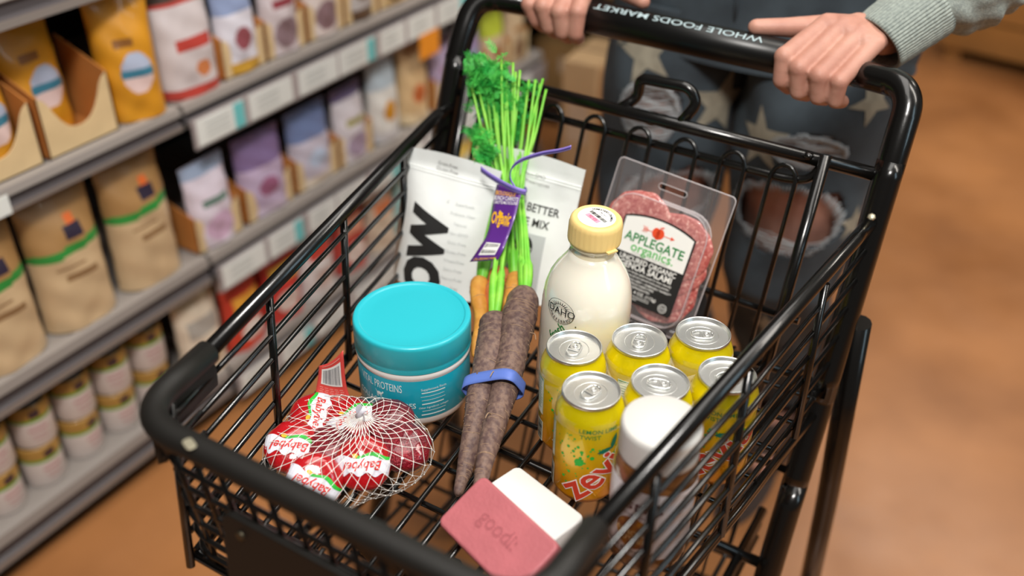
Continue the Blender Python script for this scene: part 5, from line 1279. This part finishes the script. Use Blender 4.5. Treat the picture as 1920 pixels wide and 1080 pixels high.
LOW = [(1.035, ('dccdb8', 'c4b89c', 'a8a29a', 'b8a080'), 'cream crinkled bag'), (1.150, ('c8402e', 'd8d0c8', 'e0a03c', 'e8dcd4'), 'red bag with cream oval'), (1.265, ('c23a34', 'c8c0bc', 'd8b04c', 'e0ccc4'), 'crimson bag with gold stripe'), (1.380, ('ddd6d4', '9aa4ac', 'c8463a', 'c8b0a8'), 'white bag with red stripe'),
       (1.495, ('b04038', '8ac4cc', 'd89a80', 'e4d4cc'), 'brick red bag with blue top'), (1.610, ('c8b8a4', '3aa4b4', 'c87850', 'd8c8b4'), 'beige bag with bright blue top'), (1.725, ('9cc4c4', '2a9aa4', 'c88060', 'dcd4c8'), 'aqua bag with orange stripe'), (1.840, ('d0a878', '1e98a0', 'd4604c', 'e0d0a8'), 'tan bag with turquoise top'), (1.955, ('c4cfc4', '2aa0a8', 'e0c060', 'd08a60'), 'pale green bag with yellow stripe'), (2.07, ('d8b488', '188f98', 'c8704c', 'e0c89c'), 'ochre bag with turquoise top'), (2.185, ('8fb8b4', '2898a0', 'd8a048', 'd8ccb8'), 'sea green bag beside the far end'), ]
for i, (yc, cols, ds) in enumerate(LOW):
    pack('snack_bag', f'{ds}, bottom shelf beyond the tins', 'bag', yc, .1195, .108, .175 if i % 2 else .19, .06, z_rp, cols, 'bags on the bottom shelf', twist=(0, 5, -4, 3, -2, 4, 0, -5, 2, 3, -2)[i])

# ------------------------------------------------------------------ end of the aisle
M['crate'] = mat('brown_corrugated_board', 'a9814f', .75, var=.15, vs=5); M['bwood'] = mat('dark_stained_wood', '2e2019', .6, var=.3, vs=6)
t = thing('display_stand', 'dark wooden display stand at the far end of the shelving', 'display stand', (-1.25, 2.95, 0))
for nm, lo, hi in (('side_board', (-.62, -.3, 0), (-.58, .3, 1.3)), ('side_board', (.58, -.3, 0), (.62, .3, 1.3)), ('back_board', (-.58, .27, 0), (.58, .3, 1.3)), ('shelf_plank', (-.58, -.3, .40), (.58, .27, .44)), ('shelf_plank', (-.58, -.3, .80), (.58, .27, .84)), ('base_plank', (-.58, -.3, .02), (.58, .27, .08))):
    mb = MB(); mb.box(lo, hi); mb.build(nm, M['bwood'], t)
def carton(label, loc, s_, rz, m=None, cat='box'):
    t = thing('cardboard_box', label, cat, loc); t.rotation_euler = (0, 0, R(rz)); sx_, sy_, sz_ = s_
    mb = MB(); mb.rbox(0, 0, 0, sz_, sx_, sy_, .004, .003); b_ = mb.build('box_body', m or M['crate'], t)
    mb = MB(); mb.box((-sx_/2, -.002, sz_-.0005), (sx_/2, .002, sz_+.0012)); mb.build('top_flap_seam', M['bwood'], t)
    mb = MB(); mb.box((-sx_*.3, -sy_/2-.0012, sz_*.45), (sx_*.3, -sy_/2, sz_*.75)); mb.build('box_panel', cm('cdb49a', .7, 0), t)
carton('pale upright cardboard box standing on the floor past the shelf end', (-1.135, 2.33, 0), (.10, .2, .42), 4, mat('pale_board', 'c9a67c', .7, var=.12, vs=6))
carton('orange brown cardboard box beside the pale one, partly behind the jeans', (-1.02, 2.36, 0), (.11, .2, .40), -3, mat('orange_board', 'bb8a56', .7, var=.12, vs=6))
carton('small carton on the middle plank of the dark display stand', (-1.15, 2.80, .44), (.30, .2, .16), 2)
carton('long carton on the low plank of the dark display stand', (-1.30, 2.82, .08), (.5, .2, .17), -2)
t = thing('wooden_crate', 'large tan wooden crate standing on the brown floor at top right', 'crate', (.12, 4.35, 0)); t.rotation_euler = (0, 0, R(-6))
wm = mat('tan_crate_wood', 'a06d34', .7, var=.25, vs=4)
for k in range(5):
    mb = MB(); mb.box((-.55, -.42, .05+.125*k), (.55, -.40, .165+.125*k)); mb.box((-.55, .40, .05+.125*k), (.55, .42, .165+.125*k)); mb.box((-.57, -.42, .05+.125*k), (-.55, .42, .165+.125*k)); mb.box((.55, -.42, .05+.125*k), (.57, .42, .165+.125*k)); mb.build('crate_slat', wm, t)
for sx_ in (-1, 1):
    for sy_ in (-1, 1): mb = MB(); mb.box((sx_*.52-.03, sy_*.37-.03, 0), (sx_*.52+.03, sy_*.37+.03, .68)); mb.build('corner_post', wm, t)
mb = MB(); mb.box((-.55, -.40, .55), (.55, .40, .60)); mb.build('crate_lid', wm, t)
